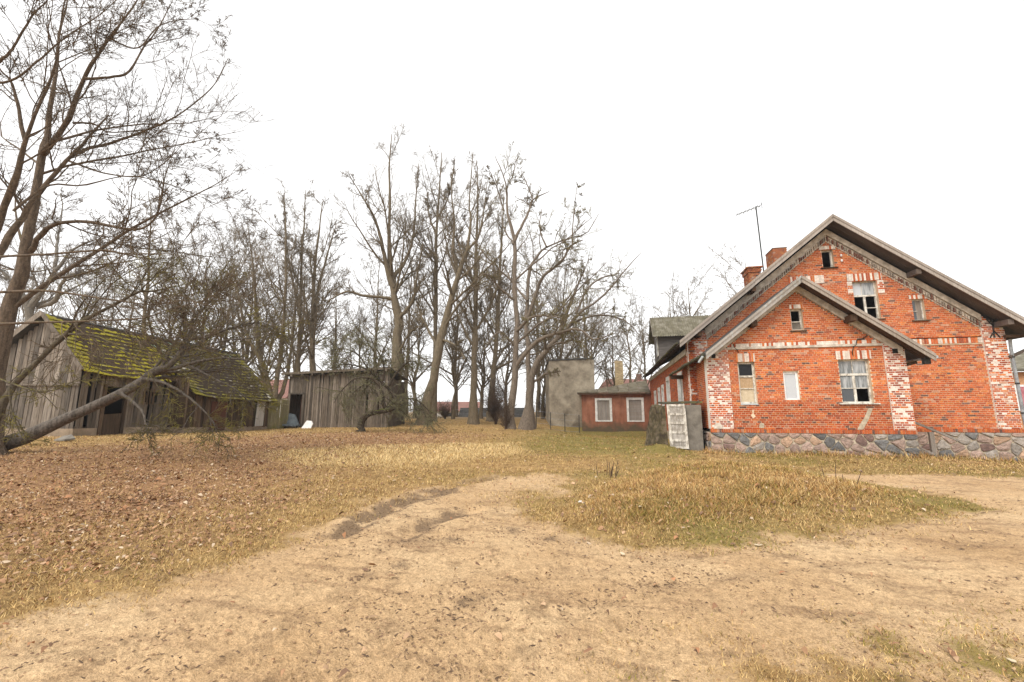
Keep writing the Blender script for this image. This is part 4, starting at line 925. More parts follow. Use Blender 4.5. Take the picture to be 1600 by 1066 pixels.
def moss_tone(t, k=0):
    r = random.random(); g = np.array((.2, .175, .03)) if r < .35 * t else (np.array((.13, .11, .05)) if r < .75 else (np.array((.19, .165, .13)) if r < .95 else np.array((.42, .39, .34))))
    return tuple(g * random.uniform(.65, 1.2))
def shingles(parent, P4, cols, rows, single, missing):
    A, B, C, D_ = [np.array(p_) for p_ in P4]; stuff_mb = MB(); nn = np.cross(B - A, D_ - A); nn = nn / np.linalg.norm(nn); nn = nn if nn[2] > 0 else -nn
    if single and 'sh' not in _pm: _pm['sh'] = [None] * 3
    for r in range(rows):
        for c in range(-1, cols):
            f0 = (c + .5 * (r % 2)) / cols; f1 = f0 + 1 / cols * .95; f0 = max(f0, 0); f1 = min(f1, 1)
            if f1 - f0 < .2 / cols or missing((f0 + f1) / 2, (r + .5) / rows): continue
            g0 = r / rows; g1 = min(1.02, (r + 1.25) / rows)
            pt = lambda f, g: A + (D_ - A) * f + (B - A) * g + (C - D_ - B + A) * f * g
            j = [random.uniform(-.012, .012) for _ in range(4)]; lo = .02; hi = .06 + random.uniform(0, .03)
            v = [pt(f0, g0) + nn * (lo + j[0]), pt(f1, g0) + nn * (lo + j[1]), pt(f1, g1) + nn * (hi + j[2]), pt(f0, g1) + nn * (hi + j[3])]
            sag = np.array((0, 0, -.1 * math.sin(math.pi * (f0 + f1) / 2) - .03 * math.sin(9 * f0)))
            v = [q_ + sag for q_ in v]; col = moss_tone(.35 + .65 * ((r + .5) / rows), .5 + .5 * math.sin(f0 * 14 + r * .9) * math.sin(r * 1.3 + f0 * 5)); w_ = [q_ - nn * .028 for q_ in v]
            if single:
                mb = MB(); mb.hexa(w_ + v); o = mb.build('shingle', 'shingle_moss', parent); o.color = (*col, 1)
            else: stuff_mb.hexa(w_ + v, col)
    if not single: stuff_mb.build('shingles', 'shingle_stuff', parent, kind='stuff')
shingles(ROOF1, [bp(-.25, .0, ZR), bp(-.25, W1 + .25, E1 - .28), bp(S1 + .1, W1 + .25, E1 - .4), bp(S1 + .1, 0, ZR - .06)], 22, 12, True, lambda f, g: (f > .8 and .05 < g < .22) or (g > .86 and f > .75 and random.random() < .6) or random.random() < .02)
shingles(ROOF2, [bp(S1 + .1, 0, ZR - .1), bp(S1 + .1, W2 + .25, E2 - .2), bp(S2 + .25, W2 + .3, E2 - .35), bp(S2 + .25, 0, ZR - .05)], 36, 17, False, lambda f, g: (f < .05 and g < .5) or random.random() < .03)
for s_, w, a in ((3.9, .5, .5), (4.35, .7, .9), (5.6, .35, .7), (10.2, .35, .6)):
    z = ZR - (ZR - E1) / W1 * w * .9 + .12; MB().bar(bp(s_, w, z), bp(s_ + .35, w + a * .55, z - a * .55), .09, .015).build('green_flashing', 'copper_green', BARN)
MB().bar(bp(-.28, .0, ZR + .03), bp(-.28, -WL - .3, EL - .12), .06, .2).build('bargeboard', 'plank_gray', BARN); MB().bar(bp(-.28, .0, ZR + .0), bp(-.28, W1 + .25, E1 - .26), .05, .14).build('bargeboard', 'plank_gray', BARN)

# fence between barn and shed
fa, fb = at(413, 669, 28.5), at(449, 668, 29.6)
FN = thing('board_fence', (*((fa + fb) / 2)[:2], .45), 'weathered upright board fence between barn and shed', 'fence')
plank_wall(FN, 'plank_fence', fa[:2], fb[:2], lambda c: .4, lambda c: 2.46 - .2 * c / 2, .16, name='board')
fc = at(395, 640, 28.2); plank_wall(FN, 'plank_fence', fc[:2], fa[:2], lambda c: .4, lambda c: 2.55, .16, name='board')
MB().bar((*fa[:2], 2.2), (*fb[:2], 2.0), .05, .08).build('rail', 'plank_fence', FN)

# ------------------------------------------------------------------ middle shed
sa, sb = at(446, 668, 30)[:2], at(606, 668, 30)[:2]
SH = thing('plank_shed', (*((sa + sb) / 2), .45), 'tall grey plank shed with flat roof and dark open doorway', 'shed')
LS = np.linalg.norm(sb - sa); su = (sb - sa) / LS; sn = np.array((-su[1], su[0])); px2t = lambda px: float(np.dot(at(px, 650, 30)[:2] - sa, su))
d0, d1 = px2t(452), px2t(471); g0, g1 = px2t(570), px2t(573.5)
zt = lambda c: 4.0 + .4 * c / LS
plank_wall(SH, 'plank_shed', sa, sb, lambda c: .38, zt, .14, holes=[(d0, d1, -1, 2.72), (g0, g1, 1.5, 2.9)], tilt=.004)
mb = MB(); sA, sB = sa + sn * .03, sb + sn * .03; sC, sD = sb + sn * 4.5, sa + sn * 4.5
for a, b_ in ((sB, sC), (sC, sD), (sD, sA)): mb.prism([(*a, .2), (*b_, .2), (*b_, 3.7), (*a, 3.9)], (*(sn * -.03), 0))
mb.build('rear_wall', 'plank_shed', SH)
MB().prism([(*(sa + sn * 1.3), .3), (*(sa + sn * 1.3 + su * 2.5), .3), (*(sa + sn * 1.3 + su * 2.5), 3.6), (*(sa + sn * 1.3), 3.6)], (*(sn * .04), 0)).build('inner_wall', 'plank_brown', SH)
a, b_ = sa - su * .35 - sn * .35, sb + su * .1 - sn * .35; c, d = sb + su * .1 + sn * 4.7, sa - su * .35 + sn * 4.7
MB().hexa([(*a, 4.1), (*b_, 4.5), (*c, 4.05), (*d, 3.65), (*a, 4.16), (*b_, 4.56), (*c, 4.11), (*d, 3.71)]).build('roof', 'roof_dark', SH)
MB().bar((*(a - sn * .02), 4.12), (*(b_ - sn * .02), 4.52), .03, .16).build('fascia', 'plank_shed', SH)
for k in range(10): t = .3 + k * (LS - .5) / 9; p_ = sa + su * t; MB().bar((*(p_ - sn * .4), 3.98 + .4 * t / LS), (*(p_ + sn * .1), 3.95 + .4 * t / LS), .09, .13).build('rafter_end', 'plank_shed', SH)
for t in (d0 - .07, d1 + .07): plank(SH, 'door_post', 'plank_shed', (*(sa + su * t - sn * .05), .38), (.13, .05, 2.4), math.atan2(su[1], su[0]))
MB().bar((*(sa + su * (d0 - .1) - sn * .05), 2.78), (*(sa + su * (d1 + .1) - sn * .05), 2.78), .05, .1).build('door_head', 'plank_shed', SH)
dl = sa + su * (d1 - .03); MB().prism([(*dl, .45), (*(dl + sn * .55 - su * .35), .45), (*(dl + sn * .55 - su * .35), 2.6), (*dl, 2.65)], (.02, .02, 0)).build('open_door_leaf', 'door_brown', SH)
gd0 = px2t(549); MB().bar((*(sa + su * gd0 - sn * .025), 2.98), (*(sa + su * g1 - sn * .025), 3.0), .02, .035).build('door_seam', 'plank_brown', SH)
# things by the shed door
p_ = at(456, 667, 29.4); gz = float(H(p_[0], p_[1]))
BC = thing('broken_armchair', (p_[0], p_[1], gz), 'dark blue-grey broken armchair beside the open shed doorway', 'chair')
c = np.array((p_[0], p_[1])); 
mb = MB(); mb.hexa([(*(c - su * .5 - sn * .3), gz + .16), (*(c + su * .4 - sn * .3), gz + .12), (*(c + su * .4 + sn * .3), gz + .12), (*(c - su * .5 + sn * .3), gz + .16), (*(c - su * .5 - sn * .3), gz + .27), (*(c + su * .4 - sn * .3), gz + .23), (*(c + su * .4 + sn * .3), gz + .23), (*(c - su * .5 + sn * .3), gz + .27)]); mb.build('seat', 'blue_gray', BC)
mb = MB(); mb.hexa([(*(c - su * .42 + sn * .1), gz + .26), (*(c + su * .38 + sn * .1), gz + .22), (*(c + su * .38 + sn * .28), gz + .22), (*(c - su * .42 + sn * .28), gz + .26), (*(c - su * .42 + sn * .3), gz + .98), (*(c - su * .02 + sn * .3), gz + .9), (*(c - su * .02 + sn * .42), gz + .9), (*(c - su * .42 + sn * .42), gz + .98)]); mb.build('backrest', 'blue_gray', BC)
for s_ in (-.45, .33): MB().box(c[0] + s_ * su[0] - .03, c[0] + s_ * su[0] + .03, c[1] + s_ * su[1] - .03, c[1] + s_ * su[1] + .03, gz - .02, gz + .16).build('leg', 'metal_dark', BC)
p_ = at(479, 668, 29.2); gz = float(H(p_[0], p_[1])); c = np.array(p_[:2])
WPn = MB().prism([(*(c - su * .36), gz - .01), (*(c + su * .28), gz - .01), (*(c + su * .34 + sn * .12), gz + .3), (*(c + su * .2 + sn * .2), gz + .47), (*(c - su * .12 + sn * .2), gz + .5)], (*(sn * .08), 0)).build('white_panel', 'styro'); props(WPn, 'white broken foam slab leaning by the shed wall', 'panel')

# ------------------------------------------------------------------ far buildings
def far_house(name, label, c, w, dpt, h, rh, mt_w, mt_r, rot, chim=True, win=2, cat='house'):
    T = thing(name, c, label, cat); x, y, z = c; cs, sn_ = math.cos(rot), math.sin(rot)
    W = lambda a, b_, z_: (x + a * cs - b_ * sn_, y + a * sn_ + b_ * cs, z + z_)
    MB().hexa([W(-w/2, -dpt/2, -.5), W(w/2, -dpt/2, -.5), W(w/2, dpt/2, -.5), W(-w/2, dpt/2, -.5), W(-w/2, -dpt/2, h), W(w/2, -dpt/2, h), W(w/2, dpt/2, h), W(-w/2, dpt/2, h)]).build('wall', mt_w, T)
    mb = MB(); e = .4
    mb.add([W(-w/2-e, -dpt/2-e, h-.1), W(w/2+e, -dpt/2-e, h-.1), W(w/2+e, 0, h+rh), W(-w/2-e, 0, h+rh), W(-w/2-e, dpt/2+e, h-.1), W(w/2+e, dpt/2+e, h-.1)], [(0,1,2,3), (3,2,5,4), (0,3,4), (1,5,2), (0,4,5,1)]); rf = mb.build('roof', mt_r, T)
    if chim: MB().hexa([W(w*.2, -.3, h+rh*.5), W(w*.2+.7, -.3, h+rh*.5), W(w*.2+.7, .4, h+rh*.5), W(w*.2, .4, h+rh*.5), W(w*.2, -.3, h+rh+.9), W(w*.2+.7, -.3, h+rh+.9), W(w*.2+.7, .4, h+rh+.9), W(w*.2, .4, h+rh+.9)]).build('chimney', 'red_tile', rf)
    for k in range(win):
        a = -w/2 + w * (k + .5) / max(win, 1); fr = MB().hexa([W(a-.55, -dpt/2-.05, h*.35), W(a+.55, -dpt/2-.05, h*.35), W(a+.55, -dpt/2+.05, h*.35), W(a-.55, -dpt/2+.05, h*.35), W(a-.55, -dpt/2-.05, h*.8), W(a+.55, -dpt/2-.05, h*.8), W(a+.55, -dpt/2+.05, h*.8), W(a-.55, -dpt/2+.05, h*.8)]).build('window', 'pvc', T)
        MB().hexa([W(a-.45, -dpt/2-.07, h*.38), W(a+.45, -dpt/2-.07, h*.38), W(a+.45, -dpt/2-.052, h*.38), W(a-.45, -dpt/2-.052, h*.38), W(a-.45, -dpt/2-.07, h*.77), W(a+.45, -dpt/2-.07, h*.77), W(a+.45, -dpt/2-.052, h*.77), W(a-.45, -dpt/2-.052, h*.77)]).build('pane', 'glass', fr)
    return T
p_ = at(715, 655, 72); far_house('village_house', 'white walled house with red roof far behind the trees', (p_[0], p_[1], -.1), 6.5, 6, 1.8, 1.4, 'white_plaster', 'red_tile', YAW + .2, False, 2)
p_ = at(770, 662, 56); far_house('garden_hut', 'low dark roofed hut seen between the middle trunks', (p_[0], p_[1], .1), 7.5, 5, .6, 1.3, 'concrete_wall', 'roof_dark', YAW, False, 0, 'hut')
p_ = at(985, 640, 74); far_house('village_house', 'house with red tiled roof rising behind the yellow chimney', (p_[0], p_[1], 0), 8, 7, 4.6, 2.4, 'orange_plaster', 'red_tile', YAW + .3, True, 2)
p_ = at(433, 640, 70); far_house('village_house', 'distant house glimpsed between barn and shed', (p_[0], p_[1], .2), 9, 8, 3.4, 3, 'white_plaster', 'red_tile', YAW - .2, False, 2)
nx0, ny0 = at(1580, 640, 27)[:2]
NB = thing('neighbour_building', (nx0 + 5, ny0 + 4, -.4), 'orange plastered building at the right edge beyond the downpipe', 'building')
MB().box(nx0, nx0 + 12, ny0, ny0 + 9, -1, 4.0).build('wall', 'orange_plaster', NB)
mb = MB(); mb.hexa([(nx0 - .4, ny0 - .4, 4.0), (nx0 + 12, ny0 - .4, 4.0), (nx0 + 12, ny0 + 5, 5.6), (nx0 - .4, ny0 + 5, 5.6), (nx0 - .4, ny0 - .4, 4.12), (nx0 + 12, ny0 - .4, 4.12), (nx0 + 12, ny0 + 5, 5.72), (nx0 - .4, ny0 + 5, 5.72)]); mb.build('roof', 'roof_corrugated', NB)
fr = MB().box(nx0 + .35, nx0 + 2.1, ny0 - .05, ny0 + .1, 1.6, 3.2).build('window', 'pvc', NB); MB().box(nx0 + .47, nx0 + 1.98, ny0 - .07, ny0 - .052, 1.72, 3.08).build('curtain', 'curtain', fr)
MB().box(nx0 + .5, nx0 + 1.5, ny0 - .04, ny0 + .1, -.6, 1.35).build('door', 'metal_gray', NB)

# ------------------------------------------------------------------ trees
def resample(P, R, n):
    P = np.asarray(P, float); R = np.asarray(R, float); m_ = len(P)
    if m_ < 3:
        t = np.linspace(0, m_ - 1, n); i = np.minimum(t.astype(int), m_ - 2); f = (t - i)[:, None]; return P[i] * (1 - f) + P[i + 1] * f, R[i] * (1 - f[:, 0]) + R[i + 1] * f[:, 0]
    E = np.vstack([2 * P[0] - P[1], P, 2 * P[-1] - P[-2]]); t = np.linspace(0, m_ - 1, n); i = np.minimum(t.astype(int), m_ - 2); f = (t - i)[:, None]
    p0, p1, p2, p3 = E[i], E[i + 1], E[i + 2], E[i + 3]
    Q = .5 * (2 * p1 + (p2 - p0) * f + (2 * p0 - 5 * p1 + 4 * p2 - p3) * f ** 2 + (3 * p1 - p0 - 3 * p2 + p3) * f ** 3)
    return Q, R[i] * (1 - f[:, 0]) + R[i + 1] * f[:, 0]
SLIM = .58
def limb(pts, D, dD=0., n=14, wob=.0):
    """pts: (px, py, width px); D metres ahead, dD drift towards the tip"""
    P = []; R = []; n = 24
    for k, (a, b_, w) in enumerate(pts):
        t = k / max(1, len(pts) - 1); d = D + dD * t; P.append(at(a, b_, d)); R.append(w / 2 * d / FPX * SLIM * (1.12 - .35 * t))
    Q, RR = resample(P, R, n)
    RR = RR * (1 + rng.normal(0, .07, n)); Q = Q + rng.normal(0, .14, Q.shape) * RR[:, None]
    if wob: Q = Q + np.cumsum(rng.normal(0, wob, Q.shape), 0) * np.linspace(0, 1, n)[:, None]
    return Q, RR
def spawn(P, R, n, t0, t1, ang, lenf, up, wig, N_, rf, rtip, absl=None, tpow=1.0, tl=.4):
    M, K, _ = P.shape; tot = M * n
    idx = np.repeat(np.arange(M), n); t = t0 + (t1 - t0) * rng.random(tot) ** tpow
    x = t * (K - 1); i = np.minimum(x.astype(int), K - 2); f = (x - i)[:, None]
    pos = P[idx, i] * (1 - f) + P[idx, i + 1] * f; tan = P[idx, i + 1] - P[idx, i]; tan /= np.linalg.norm(tan, axis=1)[:, None] + 1e-9
    pr = R[idx, i] * (1 - f[:, 0]) + R[idx, i + 1] * f[:, 0]
    plen = np.linalg.norm(np.diff(P, axis=1), axis=2).sum(1)[idx]
    rv = rng.normal(size=(tot, 3)); rv -= (rv * tan).sum(1)[:, None] * tan; rv /= np.linalg.norm(rv, axis=1)[:, None]
    a = np.radians(rng.uniform(ang[0], ang[1], tot))[:, None]; d = np.cos(a) * tan + np.sin(a) * rv
    base = plen if absl is None else np.full(tot, absl)
    L = base * lenf * (1 - tl * t) * rng.uniform(.55, 1.2, tot); stp = (L / (N_ - 1))[:, None]
    Q = np.empty((tot, N_, 3)); Q[:, 0] = pos
    for k in range(1, N_):
        d = d + rng.normal(0, wig, (tot, 3)); d[:, 2] += up; d /= np.linalg.norm(d, axis=1)[:, None]; Q[:, k] = Q[:, k - 1] + d * stp
    r0 = np.minimum(pr * rf, L * .035 + .002); tt = np.linspace(0, 1, N_)[None]
    RR = r0[:, None] * (1 - tt) + np.minimum(rtip, r0)[:, None] * tt if np.ndim(rtip) else r0[:, None] * (1 - tt) + np.minimum(rtip, r0 * .8)[:, None] * tt
    return Q, np.maximum(RR, rtip * .8)
def tubes_mesh(name, groups, origin):
    V = []; F = []; n0 = 0
    for P, R, S in groups:
        M, K, _ = P.shape
        T = np.gradient(P, axis=1); T /= np.linalg.norm(T, axis=2)[..., None] + 1e-9
        mean = T.mean(1); ref = np.where((np.abs(mean[:, 2]) < .8)[:, None], np.array((0, 0, 1.)), np.array((1., 0, 0)))[:, None, :]
        U = np.cross(T, ref); U /= np.linalg.norm(U, axis=2)[..., None] + 1e-9; W = np.cross(T, U)
        a = np.arange(S) * 2 * math.pi / S
        ring = P[:, :, None] + R[:, :, None, None] * (np.cos(a)[None, None, :, None] * U[:, :, None] + np.sin(a)[None, None, :, None] * W[:, :, None])
        V.append(ring.reshape(-1, 3))
        m_ = np.arange(M)[:, None, None] * K * S; k = np.arange(K - 1)[None, :, None] * S; s_ = np.arange(S)[None, None]; s2 = (s_ + 1) % S
        f = np.stack([m_ + k + s_, m_ + k + s2, m_ + k + S + s2, m_ + k + S + s_], -1).reshape(-1, 4) + n0; F.append(f); n0 += M * K * S
    return arrays_mesh(name, np.vstack(V) - origin, np.vstack(F), True)
def stack(lims):
    lims = [resample(l[0], l[1], 24) if len(l[0]) != 24 else l for l in lims]
    return np.stack([l[0] for l in lims]), np.stack([l[1] for l in lims])
def flare(P, R):
    """roots: widen the foot"""
    return R * (1 + .5 * np.exp(-np.arange(len(R)) / .8))
def tree(name, label, lims, levels, trunk_mt, twig_mt, cat='tree', group=None, rooted=(0,), sides0=10, sink=True, crown='crown'):
    P, R = stack(lims)
    for r in rooted: R[r] = flare(P[r], R[r])
    base = P[0, 0].copy(); T = thing(name, base.tolist(), label, cat, group); org_ = ORG[T.name]
    if sink: P[0, 0, 2] = float(H(P[0, 0, 0], P[0, 0, 1])) - .35
    else: P[0, 0, 2] -= .25
    groups_t = [(P, R, sides0)]; groups_c = []; prev = [(P, R)]; cur = (P, R)
    for li, lv in enumerate(levels):
        lv = dict(lv); S = lv.pop('S'); src = lv.pop('src', 'last')
        Q, RR = spawn(*cur, **lv); (groups_t if li == 0 else groups_c).append((Q, RR, S)); cur = (Q, RR)
        if li == 0: # side twigs directly on the limbs too
            pass
    add_mesh('trunk', tubes_mesh('trunk', groups_t, org_), trunk_mt, T)
    if groups_c: add_mesh(crown, tubes_mesh(crown, groups_c, org_), twig_mt, T)
    return T

# --- foreground tree on the left
D = 11.5
L1 = [limb([(-18,770,50),(-13,640,40),(-5,556,36),(18,480,32),(40,400,27),(58,290,21),(66,240,20),(74,205,16),(79,158,12),(89,105,10),(92,52,7),(104,10,5),(112,-60,3)], D, .5, 18),
      limb([(66,240,18),(79,225,15),(105,189,13),(131,123,11),(163,71,8),(210,8,5),(235,-40,3)], D + .1, -1.2, 14),
      limb([(-30,430,18),(-8,365,17),(8,320,16),(26,276,14),(39,223,12),(53,184,9),(76,131,8),(87,97,6),(96,30,5),(110,-40,3)], D - .6, -1.5, 14),
      limb([(39,223,9),(26,155,7),(16,126,6),(0,108,5),(-30,60,4)], D - .8, -.6, 12),
      limb([(-30,440,18),(0,397,17),(30,345,15),(60,303,13),(105,250,11),(126,228,9),(147,205,7),(170,180,4)], D - .9, .8, 14),
      limb([(112,243,9),(140,232,8),(184,220,7),(263,189,5),(315,152,4),(340,125,3),(356,92,2)], D - .3, 2.0, 14),
      limb([(113,192,6),(147,194,5),(173,207,4),(235,203,3),(300,215,2),(372,216,1.4)], D, 1.5, 12),
      limb([(133,123,8),(168,121,7),(200,113,6),(223,76,5),(242,52,4),(257,26,3),(270,0,2)], D - .6, .9, 12),
      limb([(44,398,14),(66,366,12),(87,350,10),(131,346,9),(171,353,8),(215,359,7),(239,345,5),(252,316,3),(256,270,2)], D + .2, -1.0, 14),
      limb([(-20,402,7),(40,399,6),(79,397,6),(158,391,5),(200,397,4),(263,397,2.5),(300,405,1.5)], D - 1.5, -1.2, 14),
      limb([(-20,458,8),(40,455,7),(79,455,6),(158,466,5),(236,476,4),(290,470,2.5),(330,480,1.5)], D - 1.8, -1.0, 14),
      limb([(-20,507,7),(60,504,6),(131,502,5),(223,497,4),(263,484,3),(320,470,1.5)], D - 2.2, -.8, 14),
      limb([(-10,104,8),(12,85,7),(26,66,6),(53,21,5),(74,0,4),(90,-40,3)], D - 1.5, -1, 12),
      limb([(20,330,6),(75,290,5),(130,290,4),(200,275,3),(270,290,2.5),(330,315,1.6),(380,330,1)], D - 1, 1.6, 14),
      limb([(105,250,6),(160,270,4),(220,275,3),(262,250,2.4),(290,220,1.6)], D, -1.5, 12),
      limb([(-20,130,7),(20,125,6),(60,95,5),(100,60,4),(160,20,3),(200,-20,2)], D - 2.4, -.5, 12),
      limb([(170,60,5),(215,75,4),(250,40,3),(300,30,2),(330,40,1.2)], D - .5, 1, 12)]
tree('leaning_tree', 'large bare tree leaning in at the left edge before the barn', L1,
     [dict(n=10, t0=.22, t1=.98, ang=(25, 60), lenf=.45, tl=.55, up=.05, wig=.12, N_=9, rf=.45, rtip=.007, S=4),
      dict(n=7, t0=.12, t1=.98, ang=(25, 60), lenf=.5, up=.03, wig=.12, N_=6, rf=.55, rtip=.0065, S=3),
      dict(n=5, t0=.12, t1=.98, ang=(20, 55), lenf=.55, up=.02, wig=.1, N_=4, rf=.65, rtip=.0058, S=3),
      dict(n=3, t0=.2, t1=.95, ang=(20, 50), lenf=.6, up=.02, wig=.1, N_=3, rf=.7, rtip=.005, S=3)], 'bark_front', 'twig_front')
# --- second, broken stem with lichen
D = 10.4
L2 = [limb([(-25,700,20),(7,624,16),(31,592,14),(97,529,12.5),(126,504,11),(178,476,9),(218,456,8),(241,455,6),(276,447,3.5)], D, .6, 16),
      limb([(108,522,6),(153,527,5),(196,550,4.5),(225,577,3.5),(248,606,2.5),(262,640,1.5)], D + .2, -.3, 12),
      limb([(-10,590,5),(20,600,5),(56,611,4),(90,608,3.5),(128,588,2)], D - .7, -.3, 12),
      limb([(15,606,5),(18,640,4),(28,670,3),(40,690,1.6)], D - .7, -.2, 10),
      limb([(178,476,4),(200,500,3),(240,520,2.4),(280,560,1.5),(330,600,1)], D + .4, .6, 12),
      limb([(130,500,4),(180,440,3),(240,410,2.4),(290,420,1.5)], D + .4, .8, 12)]
tree('lichen_tree', 'slanting lichen-covered stem crossing the barn gable', L2,
     [dict(n=11, t0=.2, t1=.98, ang=(30, 70), lenf=.4, up=-.02, wig=.16, N_=8, rf=.45, rtip=.007, S=4),
      dict(n=7, t0=.1, t1=.97, ang=(30, 70), lenf=.5, up=-.02, wig=.18, N_=6, rf=.55, rtip=.0055, S=3),
      dict(n=5, t0=.15, t1=.97, ang=(30, 70), lenf=.5, up=.0, wig=.18, N_=4, rf=.6, rtip=.0045, S=3)], 'bark_lichen', 'twig_lichen')
# --- fallen trunk with its broken crown over the barn roof
SLIM = .82; D = 11.8
L3 = [limb([(-40,712,26),(0,697,24),(68,669,22),(126,644,20),(191,613,18),(236,586,16),(267,568,13),(292,538,9),(300,505,6),(305,480,3)], D, .9, 18),
      limb([(236,586,8),(290,570,6),(340,560,5),(390,565,3),(425,585,1.6)], D + .5, .8, 12), limb([(250,578,7),(270,540,5),(300,500,4),(330,470,2.4),(350,440,1.4)], D + .5, .2, 12),
      limb([(225,592,7),(260,600,5),(300,625,4),(330,655,2.4),(340,680,1.4)], D + .4, -.3, 12), limb([(260,570,6),(320,530,5),(370,510,3.5),(410,505,2),(440,520,1.2)], D + .6, 1.2, 12),
      limb([(190,614,6),(220,640,4),(228,665,2.6),(232,690,1.4)], D + .2, -.4, 10), limb([(275,560,5),(330,590,4),(370,610,3),(400,640,1.6)], D + .7, .4, 12)]
tree('fallen_tree', 'grey fallen trunk propped across the barn with tangled broken crown', L3,
     [dict(n=16, t0=.5, t1=.98, ang=(25, 80), lenf=.5, up=.01, wig=.16, N_=8, rf=.45, rtip=.007, S=4),
      dict(n=8, t0=.1, t1=.97, ang=(25, 70), lenf=.5, up=.0, wig=.18, N_=6, rf=.55, rtip=.006, S=3),
      dict(n=5, t0=.1, t1=.97, ang=(25, 70), lenf=.5, up=-.01, wig=.18, N_=4, rf=.6, rtip=.005, S=3)], 'bark_fallen', 'twig_lichen')

SLIM = .72
LV = lambda n1=12, l1=.3, up=.08, a=(28, 58), w=.09, tip=.0135, k=1.0, t0=.28: [
    dict(n=n1, t0=t0, t1=.97, ang=a, lenf=l1 * 1.75, tl=.88, up=up, wig=w, N_=9, rf=.5, rtip=tip * 1.5, S=4),
    dict(n=int(8 * k), t0=.1, t1=.98, ang=(25, 55), lenf=.5, up=up * .7, wig=w * 1.2, N_=6, rf=.55, rtip=tip * 1.15, S=3),
    dict(n=math.ceil(6 * k) if k < 1 else 6, t0=.1, t1=.98, ang=(25, 60), lenf=.48, up=up * .5, wig=w * 1.4, N_=4, rf=.6, rtip=tip, S=3),
    dict(n=max(2, int(3 * k)), t0=.15, t1=.95, ang=(20, 50), lenf=.65, up=up * .4, wig=w * 1.4, N_=3, rf=.7, rtip=tip * .85, S=3)]
G = 'bare trees between shed and house'
def px_tree(name, label, specs, D, lv, tm='bark_mid', wm='twig_mid', rooted=(0,), group=G):
    return tree(name, label, [limb(p_, D + o, dd, 16, .02) for p_, o, dd in specs], lv, tm, wm, rooted=rooted, group=group)
px_tree('tall_tree', 'multi-stemmed grey tree spreading just right of the barn roof', [([(424,668,20),(424,625,15),(416,590,11),(403,540,9),(398,470,7),(392,400,4),(385,350,2)],0,1), ([(426,650,12),(432,600,10),(441,540,9),(446,470,7),(449,380,5),(447,300,2)],0,.5), ([(424,620,9),(410,570,8),(385,520,6),(372,460,4),(360,410,2)],0,-2), ([(428,640,9),(445,600,8),(455,540,6),(462,460,4),(470,370,2)],.3,2)], 38, LV(11, .33))
px_tree('tall_tree', 'straight slender tree behind the left end of the shed', [([(466,664,11),(466,600,9),(468,520,8),(470,430,6),(474,360,4),(478,298,2)],0,0), ([(468,480,5),(455,430,4),(446,380,3),(440,330,1.5)],0,-1)], 42, LV(16, .27))
px_tree('tall_tree', 'twin-topped tree above the shed roof left of the tallest', [([(490,664,17),(489,600,13),(488,520,11),(491,440,8),(497,370,5),(505,312,2)],0,0), ([(489,500,8),(500,440,6),(515,390,4),(527,350,2)],0,1.5), ([(488,540,6),(478,480,4),(466,420,2)],0,-1.5)], 40, LV(13, .28))
px_tree('tall_tree', 'tallest thick-trunked tree rising right of the shed', [([(618,662,26),(619,600,21),(620,540,20),(621,498,19),(616,455,15),(610,425,12),(608,364,9),(608,310,7),(608,254,4),(612,207,2)],0,0), ([(615,450,12),(604,415,10),(597,380,8),(588,345,6),(570,310,4),(548,270,2)],0,-1.5), ([(618,468,7),(590,464,6),(566,462,6),(543,456,5),(520,466,4),(505,480,2)],0,-2), ([(613,435,9),(632,410,7),(645,370,6),(650,320,4),(655,255,2)],.2,1.8), ([(622,500,8),(645,470,7),(652,430,5),(662,380,3)],0,-2), ([(618,560,5),(640,520,4),(660,505,2)],0,-2)], 36, LV(12, .3, k=.9))
px_tree('tall_tree', 'thick trunk leaning right beside the tallest tree', [([(660,665,26),(666,640,20),(675,600,19),(684,555,18),(697,497,16),(707,465,14),(717,428,11),(731,389,8),(737,345,6),(735,318,4),(742,240,2)],0,0), ([(717,430,8),(708,390,7),(710,350,5),(706,300,3),(712,255,2)],.3,1), ([(690,530,6),(712,540,4),(728,560,3)],0,-2), ([(731,390,6),(748,370,5),(757,330,3),(762,285,2)],0,-1.5), ([(686,545,6),(660,500,5),(648,470,3)],0,1.5)], 34, LV(11, .3, k=.9))
px_tree('tall_tree', 'thin straight tree left of the right-leaning trunk', [([(677,664,12),(679,600,11),(681,500,9),(682,420,8),(683,364,7),(688,306,5),(692,240,2)],0,0), ([(683,370,5),(672,340,4),(668,300,2)],0,1), ([(685,340,4),(700,310,3),(712,265,1.5)],0,-1)], 40, LV(16, .25))
px_tree('tall_tree', 'straight mossy trunk in the middle of the grove', [([(739,664,18),(740,610,13),(741,552,12),(743,497,11),(744,430,9),(746,370,7),(748,310,4),(746,252,2)],0,0), ([(742,520,6),(765,480,5),(780,440,4),(790,400,2)],0,-1.5), ([(744,450,5),(728,410,4),(722,360,2)],0,1.5)], 37, LV(15, .26))
px_tree('tall_tree', 'slim trunk leaning slightly behind the rugged oak', [([(765,662,14),(767,629,11),(773,566,10),(779,494,9),(782,430,7),(786,370,5),(790,300,2)],0,0), ([(776,530,5),(755,490,4),(742,460,2)],0,1.5)], 41, LV(14, .27))
